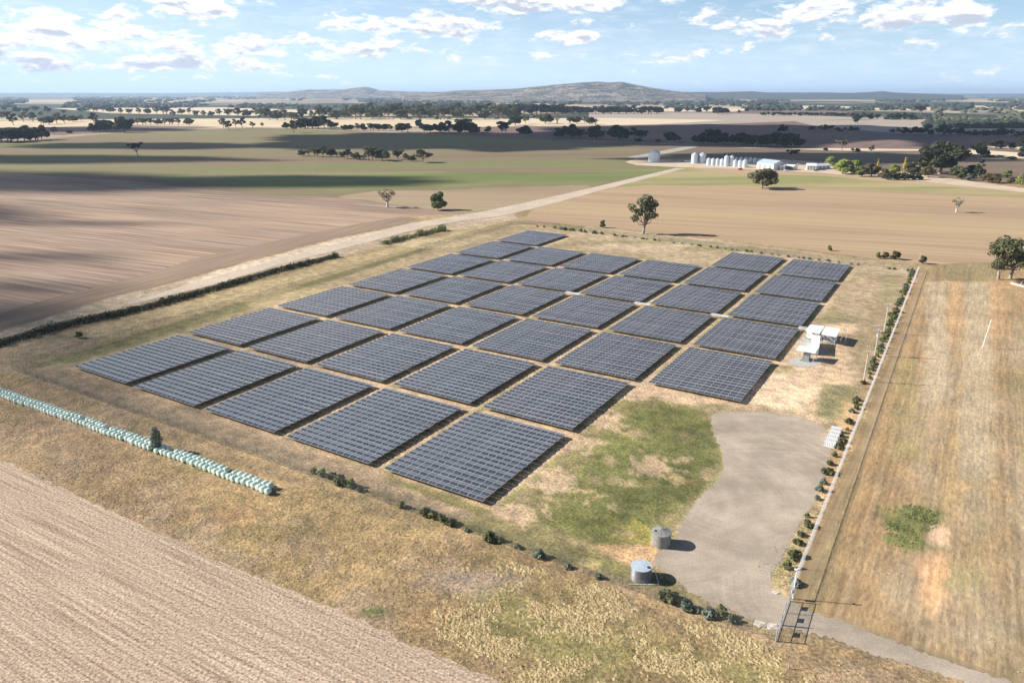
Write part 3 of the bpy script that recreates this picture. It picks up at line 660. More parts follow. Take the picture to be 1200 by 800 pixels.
for i, js in STR.items():
    js = list(js)
    for n_, j in enumerate(js):
        which = 'nearest' if n_ == 0 else ('farthest' if n_ == len(js)-1 else ordn(n_+1)+' from the near end')
        st = {0: 'leftmost strip', 5: 'rightmost short strip'}.get(i, SN[i]+' strip from the left')
        a = empty('solar_array', arr(i*PX, j*PY), YAW, 1, f'dark solar panel block, {which}, {st}', 'solar array', 'blocks of the solar farm')
        for k in range(17):
            link('panel_row', rowme, a, (0, k*PW, .95+random.uniform(-.01, .01))).rotation_euler = (random.gauss(0, .005), random.gauss(0, .0012), 0)
        link('support_frame', frme, a)
        link('combiner_box', boxme, a, (WA+.35, WB-.8, 0))
# cable trays that bridge the aisles between the fourth and fifth row
for q, i in enumerate((2, 3, 4)):
    for s_ in (0, 1):
        c = empty('cable_tray', arr(i*PX+WA-1.2, 4*PY-GB+(.35 if s_ == 0 else 1.75), 0), YAW, 1,
                  f'white cable tray bridging the aisle right of the {SN[i]} strip, {"nearer" if s_==0 else "farther"} of two', 'cable tray', 'cable trays over the aisles')
        b_ = MB(); b_.box((3.2, 0, 1.05), (6.4, .5, .12)); b_.build('tray', M['white'], c)
        l = MB(); [l.box((x_, 0, .5), (.08, .3, 1.0)) for x_ in (.4, 6.0)]; l.build('support', M['steel'], c)
for s_ in (0, 1):
    c = empty('cable_tray', arr(5*PX+WA-.5, 4*PY-GB+(.2 if s_ == 0 else 1.9), 0), YAW, 1, f'white cable tray running from the array to the white inverter shelters, {"nearer" if s_==0 else "farther"} of two', 'cable tray', 'cable trays over the aisles')
    b_ = MB(); b_.box((3.6, 0, 1.05), (7.2, .5, .12)); b_.build('tray', M['white'], c)
    l = MB(); [l.box((x_, 0, .5), (.08, .3, 1.0)) for x_ in (.4, 6.6)]; l.build('support', M['steel'], c)

# ------------------------------------------------------------------ trees
def leaf_cloud(b, clumps, per, size, r, flat=.8, hang=0.0):
    """leaf clumps as many small quads spread through the volume of each clump"""
    g = np.random.default_rng(r.randrange(10**6))
    base = np.array([(-1, -.6, 0), (.8, -.7, 0), (1, .6, .2), (-.7, .7, 0)])
    for (cx, cy, cz, rad) in clumps:
        n = max(8, int(per*(rad/1.6)**2)); d = g.normal(size=(n, 3)); d /= np.linalg.norm(d, axis=1)[:, None]
        k = g.random(n)**(1/6.0); p = d*k[:, None]*rad*np.array((1, 1, flat))+np.array((cx, cy, cz)); s_ = size*g.uniform(.6, 1.35, n)
        nz = d*np.array((.9, .9, .9))+np.array((0, 0, .35))+g.normal(size=(n, 3))*.55; nz /= np.linalg.norm(nz, axis=1)[:, None]
        t1 = np.cross(nz, g.normal(size=(n, 3))); t1 /= np.linalg.norm(t1, axis=1)[:, None]; t2 = np.cross(nz, t1)
        q = p[:, None]+s_[:, None, None]*(base[None, :, 0:1]*t1[:, None]+base[None, :, 1:2]*t2[:, None]+base[None, :, 2:3]*nz[:, None])
        i = len(b.v); b.v += [tuple(v) for v in q.reshape(-1, 3)]; b.f += [(i+4*m_, i+4*m_+1, i+4*m_+2, i+4*m_+3) for m_ in range(n)]
def limb(b, p0, p1, r0, r1, r, n=6, k=4, wob=.12):
    p0, p1 = Vector(p0), Vector(p1); L_ = (p1-p0).length; pts = []
    for q in range(k+1):
        f_ = q/k; o_ = Vector((r.gauss(0, 1), r.gauss(0, 1), r.gauss(0, .4)))*wob*L_*math.sin(math.pi*f_)*.5
        pts.append(p0.lerp(p1, f_)+o_+Vector((0, 0, L_*.06*math.sin(math.pi*f_))))
    b.tube(pts, [r0+(r1-r0)*q/k for q in range(k+1)], n)
PROTO = {}
def tree_proto(kind, seed, h, clumps, forks, trunk_r, per, size, leaf, bark='bark', flat=.8, trunks=1):
    r = random.Random(seed); t_ = MB(); c = MB()
    for q in range(trunks):
        ox = 0 if trunks == 1 else r.uniform(-.9, .9)+(q-.5)*2.6; lean = 0 if trunks == 1 else (q-.5)*.8
        top = (ox+lean+r.uniform(-.3, .3), r.uniform(-.3, .3), forks)
        limb(t_, (ox, 0, -.3), top, trunk_r*1.15, trunk_r*.75, r, 8, 5, .05)
        mine = [cl for i_, cl in enumerate(clumps) if i_ % trunks == q]
        for cl in mine:
            midp = Vector(top).lerp(Vector(cl[:3]), .55)+Vector((0, 0, -.08*h))
            limb(t_, top, midp, trunk_r*.5, trunk_r*.28, r, 5, 3, .1); limb(t_, midp, cl[:3], trunk_r*.28, .04, r, 4, 2, .1)
    leaf_cloud(c, clumps, per*1.5, size*1.35, r, flat)
    PROTO[kind] = (t_.mesh('trunk', M[bark], True), {leaf: c.mesh('crown', M[leaf])}, h, c)
def clump_set(seed, n, w, z0, z1, r0, r1, shape='dome'):
    r = random.Random(seed); out_ = []
    for k in range(n):
        a = k*2.399+r.uniform(-.4, .4); f_ = math.sqrt((k+.5)/n); z = z0+(z1-z0)*r.random()
        ww = w*{'dome': math.sqrt(max(.05, 1-((z-z0)/(z1-z0+.01))**2*.8)), 'flat': .6+.4*(z-z0)/(z1-z0+.01), 'cone': 1-.8*(z-z0)/(z1-z0+.01), 'even': 1}[shape]
        out_.append((math.cos(a)*f_*ww, math.sin(a)*f_*ww, z, r.uniform(r0, r1)))
    return out_
tree_proto('gum_tree', 1, 10, clump_set(1, 15, 3.6, 4.2, 8.8, .9, 1.5), 2.6, .28, 110, .21, 'gum')
tree_proto('gum_tall', 2, 10, [(-3.1, .3, 6.4, 1.0), (-2.6, -.8, 6.0, .9), (-2.3, .2, 3.7, 1.0), (-1.2, -.5, 5.2, 1.2), (-.8, .6, 7.6, 1.2), (.2, -.3, 8.6, 1.25), (1.0, .4, 8.2, 1.0), (1.9, -.2, 7.4, 1.1), (2.5, .2, 6.9, .8), (1.7, .5, 5.8, 1.1), (2.2, -.6, 4.6, 1.0), (.9, -.9, 4.4, 1.0), (.2, .9, 5.8, 1.2), (-.1, 0, 6.7, 1.2), (1.2, .1, 6.6, 1.1), (.6, -.4, 3.6, .6)], 2.0, .30, 130, .17, 'gum')
tree_proto('gum_broad', 3, 10, clump_set(3, 22, 5.0, 4.6, 8.8, 1.1, 1.7, 'flat'), 2.2, .36, 120, .21, 'darkgum', trunks=2)
tree_proto('gum_low', 4, 10, clump_set(4, 20, 5.2, 2.8, 8.4, 1.3, 2.1), 1.8, .4, 85, .30, 'darkgum')
tree_proto('flat_tree', 5, 10, clump_set(5, 14, 4.6, 6.6, 8.8, 1.0, 1.4, 'flat'), 3.2, .3, 100, .26, 'darkgum', flat=.6)
tree_proto('round_tree', 6, 10, clump_set(6, 18, 3.4, 2.4, 8.2, 1.5, 2.1), 1.0, .4, 140, .24, 'shrub')
tree_proto('sparse_tree', 7, 10, clump_set(7, 18, 4.2, 4.6, 9.0, .7, 1.2, 'flat'), 2.4, .55, 42, .18, 'palegum', 'palebark')
tree_proto('poplar', 8, 10, [(0, 0, 1.6+k*1.05, .95-abs(k-3)*.12) for k in range(8)], .8, .15, 220, .2, 'yellow', flat=1.2)
tree_proto('pine_tree', 9, 10, clump_set(9, 22, 3.0, 2.2, 9.2, .8, 1.3, 'cone'), 1.4, .3, 120, .22, 'darkgum')
tree_proto('young', 10, 10, [(0, 0, 1.7, 1.5), (.5, .3, 3.2, 1.9), (-.7, 0, 4.6, 1.8), (.6, -.3, 5.8, 1.8), (-.2, 0, 7.3, 1.6), (.2, .1, 8.7, 1.1), (1.3, 0, 4.4, 1.3)], 1.0, .25, 150, .17, 'saltbush', flat=1.0)
tree_proto('gum_big', 12, 10, clump_set(12, 26, 4.3, 3.6, 8.5, 1.2, 1.8, 'dome'), 2.0, .34, 120, .17, 'gum', trunks=2)
def crown_mesh(kind, leaf):
    tr, d, h, c = PROTO[kind]
    if leaf not in d: d[leaf] = c.mesh('crown', M[leaf])
    return d[leaf]
r0 = random.Random(11)
GC = {}
def tree(kind, u, v, npx, leaf='gum', wf=1.0, label=None, group=None, name=None, lean=0.0, rz=None):
    X, Y = bp(u, v); h = hpx(u, v, npx); s_ = h/10.0
    rz = r0.uniform(0, 6.28) if rz is None else rz
    nm = name or {'gum_tree': 'gum_tree', 'gum_tall': 'gum_tree', 'gum_broad': 'gum_tree', 'gum_low': 'gum_tree', 'flat_tree': 'gum_tree', 'round_tree': 'round_tree', 'sparse_tree': 'sparse_tree', 'poplar': 'poplar_tree', 'pine_tree': 'conifer_tree', 'young': 'young_tree', 'gum_big': 'gum_tree'}[kind]
    o = empty(nm, (X, Y, 0), rz, (s_*wf, s_*wf, s_), label, 'tree', group)
    if lean: o.rotation_euler = (0, lean, rz)
    link('trunk', PROTO[kind][0], o); link('crown', crown_mesh(kind, leaf), o)
    return o
# the trees one looks at
tree('gum_tall', 754, 274, 48, 'gum', 1.0, 'tall gum tree with open crown on the tan field behind the back fence', name='gum_tree', rz=0)
tree('round_tree', 706, 267, 9.5, 'shrub', .75, 'small upright bush left of the tall gum on the tan field')
tree('round_tree', 513.5, 246, 22, 'shrub', .95, 'dense round dark green tree beside the dirt road')
tree('gum_low', 893, 221, 26, 'palegum', 1.15, 'big pale olive gum with thick trunk in front of the silos', name='gum_tree')
o = tree('gum_big', 1176, 327, 51, 'gum', .98, 'large dark gum tree with several trunks at the right edge', name='gum_tree', rz=.2)
tree('young', 185.5, 528, 29, 'saltbush', .95, 'bushy grey green young tree standing behind the hay bales', name='young_tree')
tree('flat_tree', 162, 184, 17, 'darkgum', .95, 'lone leaning dark tree in the shaded field at the left', lean=.12)
tree('sparse_tree', 1120.5, 249, 19, 'palegum', .9, 'half bare pale tree standing alone on the tan field')
tree('sparse_tree', 454, 243, 24, 'brownleaf', 1.15, 'bare brown tree left of the dense round tree by the road')
tree('flat_tree', 928, 190, 15, 'darkgum', 1.1, 'dark flat topped tree right behind the white sheds')
tree('gum_low', 917, 156, 11, 'darkgum', 1.0, 'single dark tree above the long clump behind the silos')
tree('flat_tree', 986, 178, 14, 'palegum', 1.3, 'pale sparse tree on the straw strip right of the sheds')
tree('gum_tree', 1021, 179, 9, 'palegum', 1.0, 'small pale tree in the dark field behind the garden')
tree('gum_low', 1101, 204, 40, 'darkgum', 1.22, 'huge dark gum with white trunk beside the farm garden', name='gum_tree')
tree('round_tree', 93, 396, 8.5, 'shrub', 1.1, 'small round green bush beside the ditch at the left', name='bush')
for k, (u, v, h, ww) in enumerate(((972, 294, 7, .8), (1029, 303, 8, .8), (1037, 303, 8.5, 1.1), (1049, 304, 10.5, 1.2), (1081, 309, 10, .9))):
    tree('round_tree', u, v, h, 'gum' if k > 1 else 'shrub', ww, ['small dark bush alone behind the far right solar blocks', 'leftmost of three rounded bushes behind the back fence', 'middle of three rounded bushes behind the back fence', 'rightmost and largest of three rounded bushes behind the back fence', 'round bush just beyond the far right fence corner'][k], name='bush')
# farm garden
gd = [(973, 195, 12, 'round_tree', 'bright', 1.2), (987, 204, 18, 'round_tree', 'bright', 1.25), (1001, 204, 17, 'round_tree', 'bright', 1.2), (1010, 207, 13, 'round_tree', 'shrub', 1.2), (1021, 207, 17, 'gum_low', 'brownleaf', 1.1),
      (1028, 199, 13, 'poplar', 'yellow', 1.0), (1035, 209, 12, 'round_tree', 'brownleaf', 1.2), (1047, 205, 13, 'round_tree', 'bright', 1.2), (1059, 203, 19, 'poplar', 'yellow', 1.0), (1067, 204, 15, 'round_tree', 'gum', 1.2),
      (1041, 211, 9, 'round_tree', 'darkgum', 1.2), (1051, 211, 9, 'round_tree', 'darkgum', 1.3), (1060, 211, 9, 'round_tree', 'hedge', 1.3), (1069, 211, 9, 'round_tree', 'darkgum', 1.3), (1077, 211, 8, 'round_tree', 'hedge', 1.3),
      (1087, 208, 14, 'gum_low', 'brownleaf', 1.0), (1075, 203, 9, 'round_tree', 'bright', 1.2), (1120, 208, 15, 'gum_low', 'gum', 1.0), (1127, 210, 12, 'round_tree', 'gum', 1.0), (1136, 212, 9, 'round_tree', 'saltbush', 1.3), (1138, 205, 13, 'gum_low', 'darkgum', 1),
      (1147, 208, 21, 'pine_tree', 'darkgum', 1.0), (1158, 214, 12, 'gum_low', 'brownleaf', 1.3), (1168, 215, 8, 'round_tree', 'brownleaf', 1.3), (1180, 208, 9, 'round_tree', 'shrub', 1.3), (1184, 215, 8, 'round_tree', 'brownleaf', 1.3),
      (1195, 217, 14, 'pine_tree', 'bright', 1.0), (1208, 214, 12, 'gum_low', 'darkgum', 1.2)]
desc = {'bright': 'bright yellow green', 'shrub': 'olive green', 'brownleaf': 'brownish', 'yellow': 'slim golden poplar', 'gum': 'grey green', 'darkgum': 'dark green', 'hedge': 'very dark', 'saltbush': 'blue grey'}
for k, (u, v, h, kd, lf, ww) in enumerate(sorted(gd)):
    a_ = f'{desc[lf]} garden tree right of the farm sheds, {ordn(k+1)} from the left' if lf != 'yellow' else ('slim golden poplar in the farm garden, ' + ('shorter' if h < 15 else 'taller') + ' of two')
    tree(kd, u, v, h, lf, ww, a_, 'garden trees right of the farm sheds')
# groups: place text, leaf kinds, list of (x, foot y, height px, width)
def trees_row(place, lst, kinds, group, leafname):
    for k, it in enumerate(sorted(lst)):
        u, v, h = it[:3]; ww = it[3] if len(it) > 3 else 1.0
        kd, lf = kinds[k % len(kinds)]
        tree(kd, u, v, h*1.04, lf, ww*r0.uniform(1.05, 1.35), f'{leafname} {place}, {ordn(k+1)} from the left', group)
DK = [('gum_low', 'darkgum'), ('gum_tree', 'darkgum'), ('round_tree', 'darkgum'), ('gum_broad', 'darkgum'), ('gum_low', 'darkgum')]
GM = [('gum_low', 'gum'), ('gum_tree', 'gum'), ('gum_broad', 'gum'), ('gum_tree', 'darkgum')]
PG = [('gum_tree', 'palegum'), ('gum_low', 'gum'), ('sparse_tree', 'palegum'), ('gum_broad', 'gum'), ('gum_low', 'palegum')]
trees_row('in the shaded copse at the left edge', [(-22, 166, 17, 1.1), (-12, 165, 17, 1.1), (-3, 167, 16, 1.1), (5, 167, 16, 1.2), (13, 166, 17, 1.1), (21, 166, 17, 1.1), (29, 165, 17, 1.1), (36, 165, 14, 1.1), (43, 165, 9, 1.3), (49, 164, 18, .8)], DK, 'trees of the shaded copse at the left edge', 'dark tree')
trees_row('along the brown fallow left of the middle', [(64, 158, 9), (81, 157, 4.5), (110, 155, 11), (118, 155, 14), (124, 155, 15, 1.1), (133, 154, 10), (110, 145, 12), (146, 155, 19, .8)], [('gum_tree', 'darkgum'), ('gum_low', 'darkgum')], 'trees along the brown fallow', 'dark gum')
trees_row('in the thin row on the left straw field', [(x, 146.5, 7.5, 1.15) for x in range(153, 216, 8)]+[(222, 147, 9)], GM, 'thin row of trees on the left straw field', 'grey green tree')
trees_row('on the straw field at the far left', [(2, 139, 8), (8, 140, 9), (16, 147, 13), (28, 143, 11), (39, 143, 11), (50, 146, 8), (58, 146, 10), (67, 145, 12, 1.2), (76, 145, 10), (86, 143, 8, 1.2), (95, 142, 7), (5, 131, 6), (20, 132, 7), (31, 133, 6), (48, 137, 6), (56, 134, 9), (75, 134, 5), (42, 130, 6)], GM, 'trees on the straw field at the far left', 'grey green tree')
trees_row('on the far straw strip left of the hill', [(96, 131, 5, 1.6), (104, 131, 5, 1.6), (112, 131, 5, 1.6), (121, 131, 6, 1.6), (129, 132, 7, 1.2), (142, 134, 7), (152, 134, 6), (163, 134, 7), (173, 134, 7), (184, 134, 9, 1.2), (194, 134, 9, 1.2), (203, 138, 9), (213, 134, 7), (222, 134, 7), (230, 137, 7), (239, 137, 7), (248, 136, 6), (257, 136, 8), (268, 137, 9), (279, 137, 10, 1.2)], GM, 'trees on the far straw strip', 'small tree')
trees_row('in the dense belt left of the hill foot', [(290, 137, 9), (300, 137, 10), (308, 139, 11), (316, 141, 13), (325, 141, 12), (334, 141, 12), (343, 142, 10), (352, 141, 9), (355, 136, 10), (366, 140, 10), (376, 139, 13), (386, 139, 12), (394, 140, 11)], GM, 'trees of the dense belt left of the hill', 'olive gum')
trees_row('on the pale straw field left of centre', [(262, 150, 11), (268, 153, 11), (276, 149, 9), (284, 150, 12), (296, 150, 7), (307.5, 149, 5)], [('gum_tree', 'gum'), ('gum_tree', 'darkgum')], 'trees on the pale straw field', 'small gum')
trees_row('in the dark line left of centre', [(336, 151, 8), (344, 156, 14), (352, 151, 10), (359, 151, 12), (366, 151, 12), (373, 151, 15), (380, 152, 16), (388, 150, 8), (394, 150, 6), (404, 153, 7), (411, 153, 7), (419, 153, 8), (426, 153, 8), (436, 153, 8), (443, 153, 8), (450, 153, 8), (457, 154, 8)], DK, 'dark line of trees left of centre', 'dark tree')
trees_row('in the grove on the sunlit paddock', [(354, 183, 8), (362, 183, 9), (371, 184, 10), (379, 184, 12), (387, 184, 11), (394, 184, 6), (402, 186, 8), (408, 186, 11), (417, 187, 9), (427, 188, 8), (434, 188, 16, .8), (441, 188, 11), (448, 188, 13), (453, 189, 11), (466, 187, 11), (476, 189, 9), (482, 189, 7), (495, 190.5, 15, 1.35)], GM, 'trees of the grove on the sunlit paddock', 'olive gum')
trees_row('along the far edge of the shaded field', [(471, 155, 11, 1.2), (478, 155, 10, 1.2), (491, 149, 9), (497, 155, 9), (504, 155, 9), (516, 156, 13), (526, 156, 14), (537, 156, 12), (543, 155, 15, 1.1), (550, 156, 13), (556, 157, 10), (560, 158, 8), (572, 155, 7), (590, 157, 14), (604, 147, 13), (614, 160, 13), (647, 161, 2.5), (654, 161, 11), (659, 162, 5), (668, 161, 16, 1.1), (676, 162, 13), (683, 162, 10), (697, 163, 16, .9), (703, 163, 9), (724, 164, 18), (731, 164, 12), (743, 165, 15, .9), (752, 165, 12, .9), (748, 166, 4, 2.2), (771, 167, 4, 1.3), (785, 167, 13), (794, 167, 8)], DK, 'dark trees along the far edge of the shaded field', 'dark gum')
trees_row('in the long belt below the hill', [(404+8.2*k, 138.5+(k % 3)*.8, 11+(k*7 % 5)) for k in range(25)], GM, 'trees of the long belt below the hill', 'grey green gum')
trees_row('in the rear of the long belt below the hill', [(408+8.6*k, 134+(k % 3)*.6, 10+(k*5 % 4)) for k in range(24)], GM, 'rear trees of the long belt below the hill', 'distant gum')
trees_row('on the pale strip below the hill', [(616, 145, 9), (639, 145, 12), (653, 145, 12), (668, 145, 8), (676, 145, 9), (685, 145, 8), (691, 146, 9), (698, 146, 8)], PG, 'pale trees on the straw strip below the hill', 'pale gum')
trees_row('in the dark far belt right of centre', [(662+9*k, 133.5, 8.5, 1.4) for k in range(13)]+[(605+9*k, 134-k*.1, 11, 1.3) for k in range(7)]+[(795, 132, 6, 1.3), (805, 132, 6), (819, 132, 6), (828, 132, 7), (842, 134, 9, 1.3), (850, 133, 6), (866, 134, 5), (875, 131, 5), (889, 131, 5, 1.3)], DK, 'trees of the dark far belt right of centre', 'dark tree')
trees_row('left of the silo row in the dark clump', [(818, 169, 12, 1.1), (829, 169, 17, 1.1), (836, 169, 17, 1.1), (843, 169, 13), (850, 169, 12)], DK, 'dark clump of trees above the left silos', 'dark gum')
trees_row('in the long dark clump behind the sheds', [(862, 170, 14), (870, 170, 14, 1.1), (878, 171, 13), (887, 172, 13, 1.1), (895, 172, 14, 1.1), (903, 172, 17, 1.1), (911, 172, 16, 1.1), (918, 173, 15), (926, 173, 16), (934, 173, 13)], DK, 'long dark clump of trees behind the sheds', 'dark gum')
trees_row('on the purple fallow right of centre', [(951, 153, 6), (961, 153, 6), (967, 153, 7), (974, 153, 6), (981, 154, 5), (985, 155, 4), (990, 154, 5), (997, 154, 6), (1003, 145, 6), (1003, 154, 5)], DK, 'small trees on the purple fallow', 'small dark tree')
trees_row('below the straw strip near the garden', [(967, 177, 4, 1), (999, 178, 4, 1.3), (1005, 178, 4, 1.3)], DK, 'bushes below the straw strip', 'small bush')
trees_row('in the far row above the purple fallow', [(894+6.2*k, 135.5+.05*k, 4.2, 1.3) for k in range(18)], DK, 'far row above the purple fallow', 'tiny dark tree')
trees_row('in the row before the right woodland', [(1045, 156, 5), (1052, 157, 7), (1060, 157, 8, 1.1), (1066, 158, 5), (1073, 157, 9), (1079, 157, 8), (1085, 158, 8), (1091, 158, 6), (1101, 158, 8), (1106, 158, 2.5), (1112, 158, 8), (1119, 158, 7), (1125, 158, 8), (1130, 159, 5), (1134, 159, 6), (1143, 160, 8, 1.1), (1150, 160, 7), (1155, 160, 7), (1161, 160, 6), (1167, 160, 9), (1175, 160, 10, 1.1), (1185, 160, 8), (1192, 161, 7), (1199, 161, 7), (1206, 161, 8)], DK, 'row of trees before the right woodland', 'dark tree')
trees_row('round the right hand yard', [(1146, 182, 16, 1.1), (1150, 183, 13, 1.1), (1160, 174, 8), (1167, 174, 11), (1173, 174, 9), (1180, 175, 9), (1187, 175, 8), (1197, 180, 17, 1.1), (1203, 186, 16, 1.1), (1132, 184, 6, 1.3), (1160, 185, 4, 2), (1172, 186, 4, 2), (1184, 187, 4, 2)], DK, 'trees round the yard at the right edge', 'dark round tree')
trees_row('in the middle distance right of the fallow', [(1005, 141, 8, 1.2), (1012, 140, 8), (1020, 140, 7), (1028, 140, 6), (1045, 140, 7, 1.2), (1052, 140, 8), (1060, 140, 8), (1068, 140, 7), (1078, 133, 9, 1.2)], DK, 'trees in the middle distance at the right', 'dark tree')

# far woodland: masses nobody could count
def lump_mesh(n, seed):
    bm = bmesh.new(); bmesh.ops.create_icosphere(bm, subdivisions=2, radius=1); r = random.Random(seed)
    for v in bm.verts:
        k = 1+.30*math.sin(v.co.x*5+seed)*math.sin(v.co.y*6+seed*2)+r.uniform(-.22, .22); v.co *= k
        if v.co.z < -.3: v.co.z = -.3
    V_ = np.array([v.co[:] for v in bm.verts]); Fc = np.array([[q.index for q in f_.verts] for f_ in bm.faces]); bm.free(); return V_, Fc
lumps = [lump_mesh(1, s_) for s_ in (1, 2, 3, 4)]
def woodland(name, label, items, m):
    V_, F_ = [], []; off = 0
    for k, (x, y, z, w_, h_) in enumerate(items):
        v, f_ = lumps[k % 4]; a = r0.uniform(0, 6.28); c_, s_ = math.cos(a), math.sin(a)
        vx = v[:, 0]*c_-v[:, 1]*s_; vy = v[:, 0]*s_+v[:, 1]*c_
        V_.append(np.stack([x+vx*w_, y+vy*w_, z+h_*.25+v[:, 2]*h_*.75], 1)); F_.append(f_+off); off += len(v)
    if not V_: return
    V_ = np.concatenate(V_); F_ = np.concatenate(F_); me = bpy.data.meshes.new(name)
    me.vertices.add(len(V_)); me.vertices.foreach_set('co', V_.astype(np.float32).ravel()); me.loops.add(F_.size); me.polygons.add(len(F_))
    me.loops.foreach_set('vertex_index', F_.astype(np.int32).ravel()); me.polygons.foreach_set('loop_start', (np.arange(len(F_))*3).astype(np.int32)); me.polygons.foreach_set('loop_total', np.full(len(F_), 3, np.int32))
    me.update(calc_edges=True); me.materials.append(m); o = link(name, me); tag(o, label, 'woodland', None, 'stuff'); return o
def woodmat(name, a, b_):
    m, t, b = mat(name); g = t.new('ShaderNodeNewGeometry'); tc = t.new('ShaderNodeTexCoord')
    n = t.noise(tc.outputs['Object'], .35, 4, .7)
    t.link(t.mix(t.m('ADD', t.m('MULTIPLY', g.outputs['Random Per Island'], .5), t.mr(n, .35, .65, -.1, .6), clamp=True), c4(a), c4(b_)), b.inputs['Base Color']); b.inputs['Roughness'].default_value = .95
    bn = t.new('ShaderNodeBump'); bn.inputs['Distance'].default_value = 3; t.link(n, bn.inputs['Height']); t.link(bn.outputs[0], b.inputs['Normal'])
    return m
mw = woodmat('far_foliage', (.022, .034, .024), (.06, .07, .045)); mw2 = woodmat('pale_far_foliage', (.06, .07, .04), (.16, .16, .10))
def scatter(n, u0, u1, v0, v1, dens=None, w0=5, w1=11, seed=5, hmul=1.0):
    r = random.Random(seed); out_ = []
    for _ in range(n):
        u = r.uniform(u0, u1); v = v0+(v1-v0)*r.random()
        if dens is not None and dens(u, v) < r.random(): continue
        X, Y = bp(u, v); d = math.hypot(X, Y)
        w_ = r.uniform(w0, w1)*(1 if d < 3000 else min(3.2, d/3000)); out_.append((X, Y, 0, w_*1.15, min(w_*.95*hmul, 15)*r.uniform(.8, 1.2)))
    return out_
def dn(sc, th, seed, k=8):
    return lambda u, v: float(np.clip((fbm(np.array([u*1.0]), np.array([v*7.0]), sc, seed, 3)[0]-th)*k, 0, 1))
woodland('woodland', 'dense dark woodland on the plain left of the hill', scatter(2600, -80, 560, 112.6, 127, dn(60, .42, 21), seed=1), mw)
woodland('woodland', 'scattered trees on the plain below the hill', scatter(1500, 420, 900, 114, 130, dn(50, .50, 22), seed=2), mw)
woodland('woodland', 'scattered woodland on the plain at the right', scatter(2000, 780, 1290, 113, 130, dn(50, .46, 23), seed=3), mw)
woodland('woodland', 'dark block of woodland behind the right row of trees', scatter(520, 1084, 1290, 143, 150.5, None, 6, 9, 4), mw)
woodland('woodland', 'pale green open woodland behind the dark right block', scatter(900, 1095, 1300, 128, 143, dn(40, .34, 25), 5, 9, seed=5), mw2)
woodland('woodland', 'dark strip of woodland left of the pale right block', scatter(150, 1038, 1110, 136, 140.5, None, 5, 8, 6), mw)
woodland('woodland', 'scattered trees between the straw fields in the centre', scatter(420, 300, 640, 126, 140, dn(30, .46, 27), 4, 7, seed=8), mw2)

# ------------------------------------------------------------------ hills on the skyline
def hills(name, ridge, dist, depth, v_foot, seed, m, nu=220, nd=26):
    """ridge: (u, v) skyline points; the range stands at the given distance"""
    us = np.linspace(ridge[0][0], ridge[-1][0], nu); vs = np.interp(us, [a for a, _ in ridge], [b_ for _, b_ in ridge])
    V_ = []; UU, KK = np.meshgrid(us*8., np.arange(nd+1)/nd*400.); NN = fbm(UU, KK, 130, seed, 4)
    for k in range(nd+1):
        f_ = k/nd
        for q in range(nu):
            a, e = sky_dir(us[q], vs[q]); top = max(0., HC+dist*math.tan(e))
            d = dist-depth*.55+depth*f_*1.5
            prof = math.sin(min(1, f_/.45)*math.pi/2)**1.6 if f_ < .45 else math.cos((f_-.45)/.55*math.pi/2)
            n = float(NN[k, q])
            z = top*prof*(1-.38*(1-prof)*(n*2)) + (n-.5)*top*.34*math.sin(f_*math.pi)*(1-.85*(f_ > .35 and f_ < .55))
            if k in (0, nd): z = -4
            if q in (0, nu-1): z = min(z, -1)
            V_.append((math.sin(a)*d, math.cos(a)*d, z))
    F_ = [(k*nu+q, k*nu+q+1, (k+1)*nu+q+1, (k+1)*nu+q) for k in range(nd) for q in range(nu-1)]
    me = bpy.data.meshes.new(name); me.from_pydata(V_, [], F_); me.materials.append(m); me.polygons.foreach_set('use_smooth', [True]*len(F_)); me.update()
    return tag(link(name, me), kind='structure')
def hillmat(name, a, b_, th0, th1):
    m, t, b = mat(name); tc = t.new('ShaderNodeTexCoord'); n = t.noise(tc.outputs['Object'], .0055, 6, .75); n2 = t.noise(tc.outputs['Object'], .03, 4, .75)
    t.link(t.mix(t.mr(t.m('ADD', t.m('MULTIPLY', n, .45), t.m('MULTIPLY', n2, .55)), th0, th1), c4(a), c4(b_)), b.inputs['Base Color']); b.inputs['Roughness'].default_value = .95
    bn = t.new('ShaderNodeBump'); bn.inputs['Distance'].default_value = 12; t.link(n2, bn.inputs['Height']); t.link(bn.outputs[0], b.inputs['Normal'])
    return m
h1 = hillmat('hill_scrub_and_grass', (.030, .042, .035), (.42, .33, .24), .49, .55)
h2 = hillmat('hill_forest', (.03, .042, .03), (.16, .15, .10), .5, .66)
hills('hills', [(470, 111), (500, 109), (540, 106), (575, 105), (600, 104), (630, 101), (660, 98), (685, 96), (700, 95), (715, 96), (728, 95.5), (745, 99), (765, 103), (785, 106), (800, 108), (830, 111)], 8600, 3400, 117, 3, h1)
hills('hills', [(300, 110.5), (330, 109), (345, 107), (360, 105), (385, 105), (400, 105), (412, 103.5), (428, 101.5), (436, 103), (445, 106), (480, 107.5), (520, 108), (600, 109), (700, 110.5)], 12500, 3500, 113, 5, h1)
hills('hills', [(780, 110), (800, 108), (850, 108), (880, 107), (900, 108.5), (960, 108.5), (1000, 109), (1020, 108), (1034, 106.8), (1048, 108.5), (1075, 109.5), (1100, 111), (1130, 112)], 11500, 3000, 113, 7, h2)
hills('hills', [(-60, 109.3), (60, 108.9), (200, 109.2), (280, 108.4), (320, 107.5), (380, 108.3), (600, 109), (900, 108.9), (1060, 109.3), (1120, 110), (1260, 109.5)], 24000, 4000, 112, 9, h2)

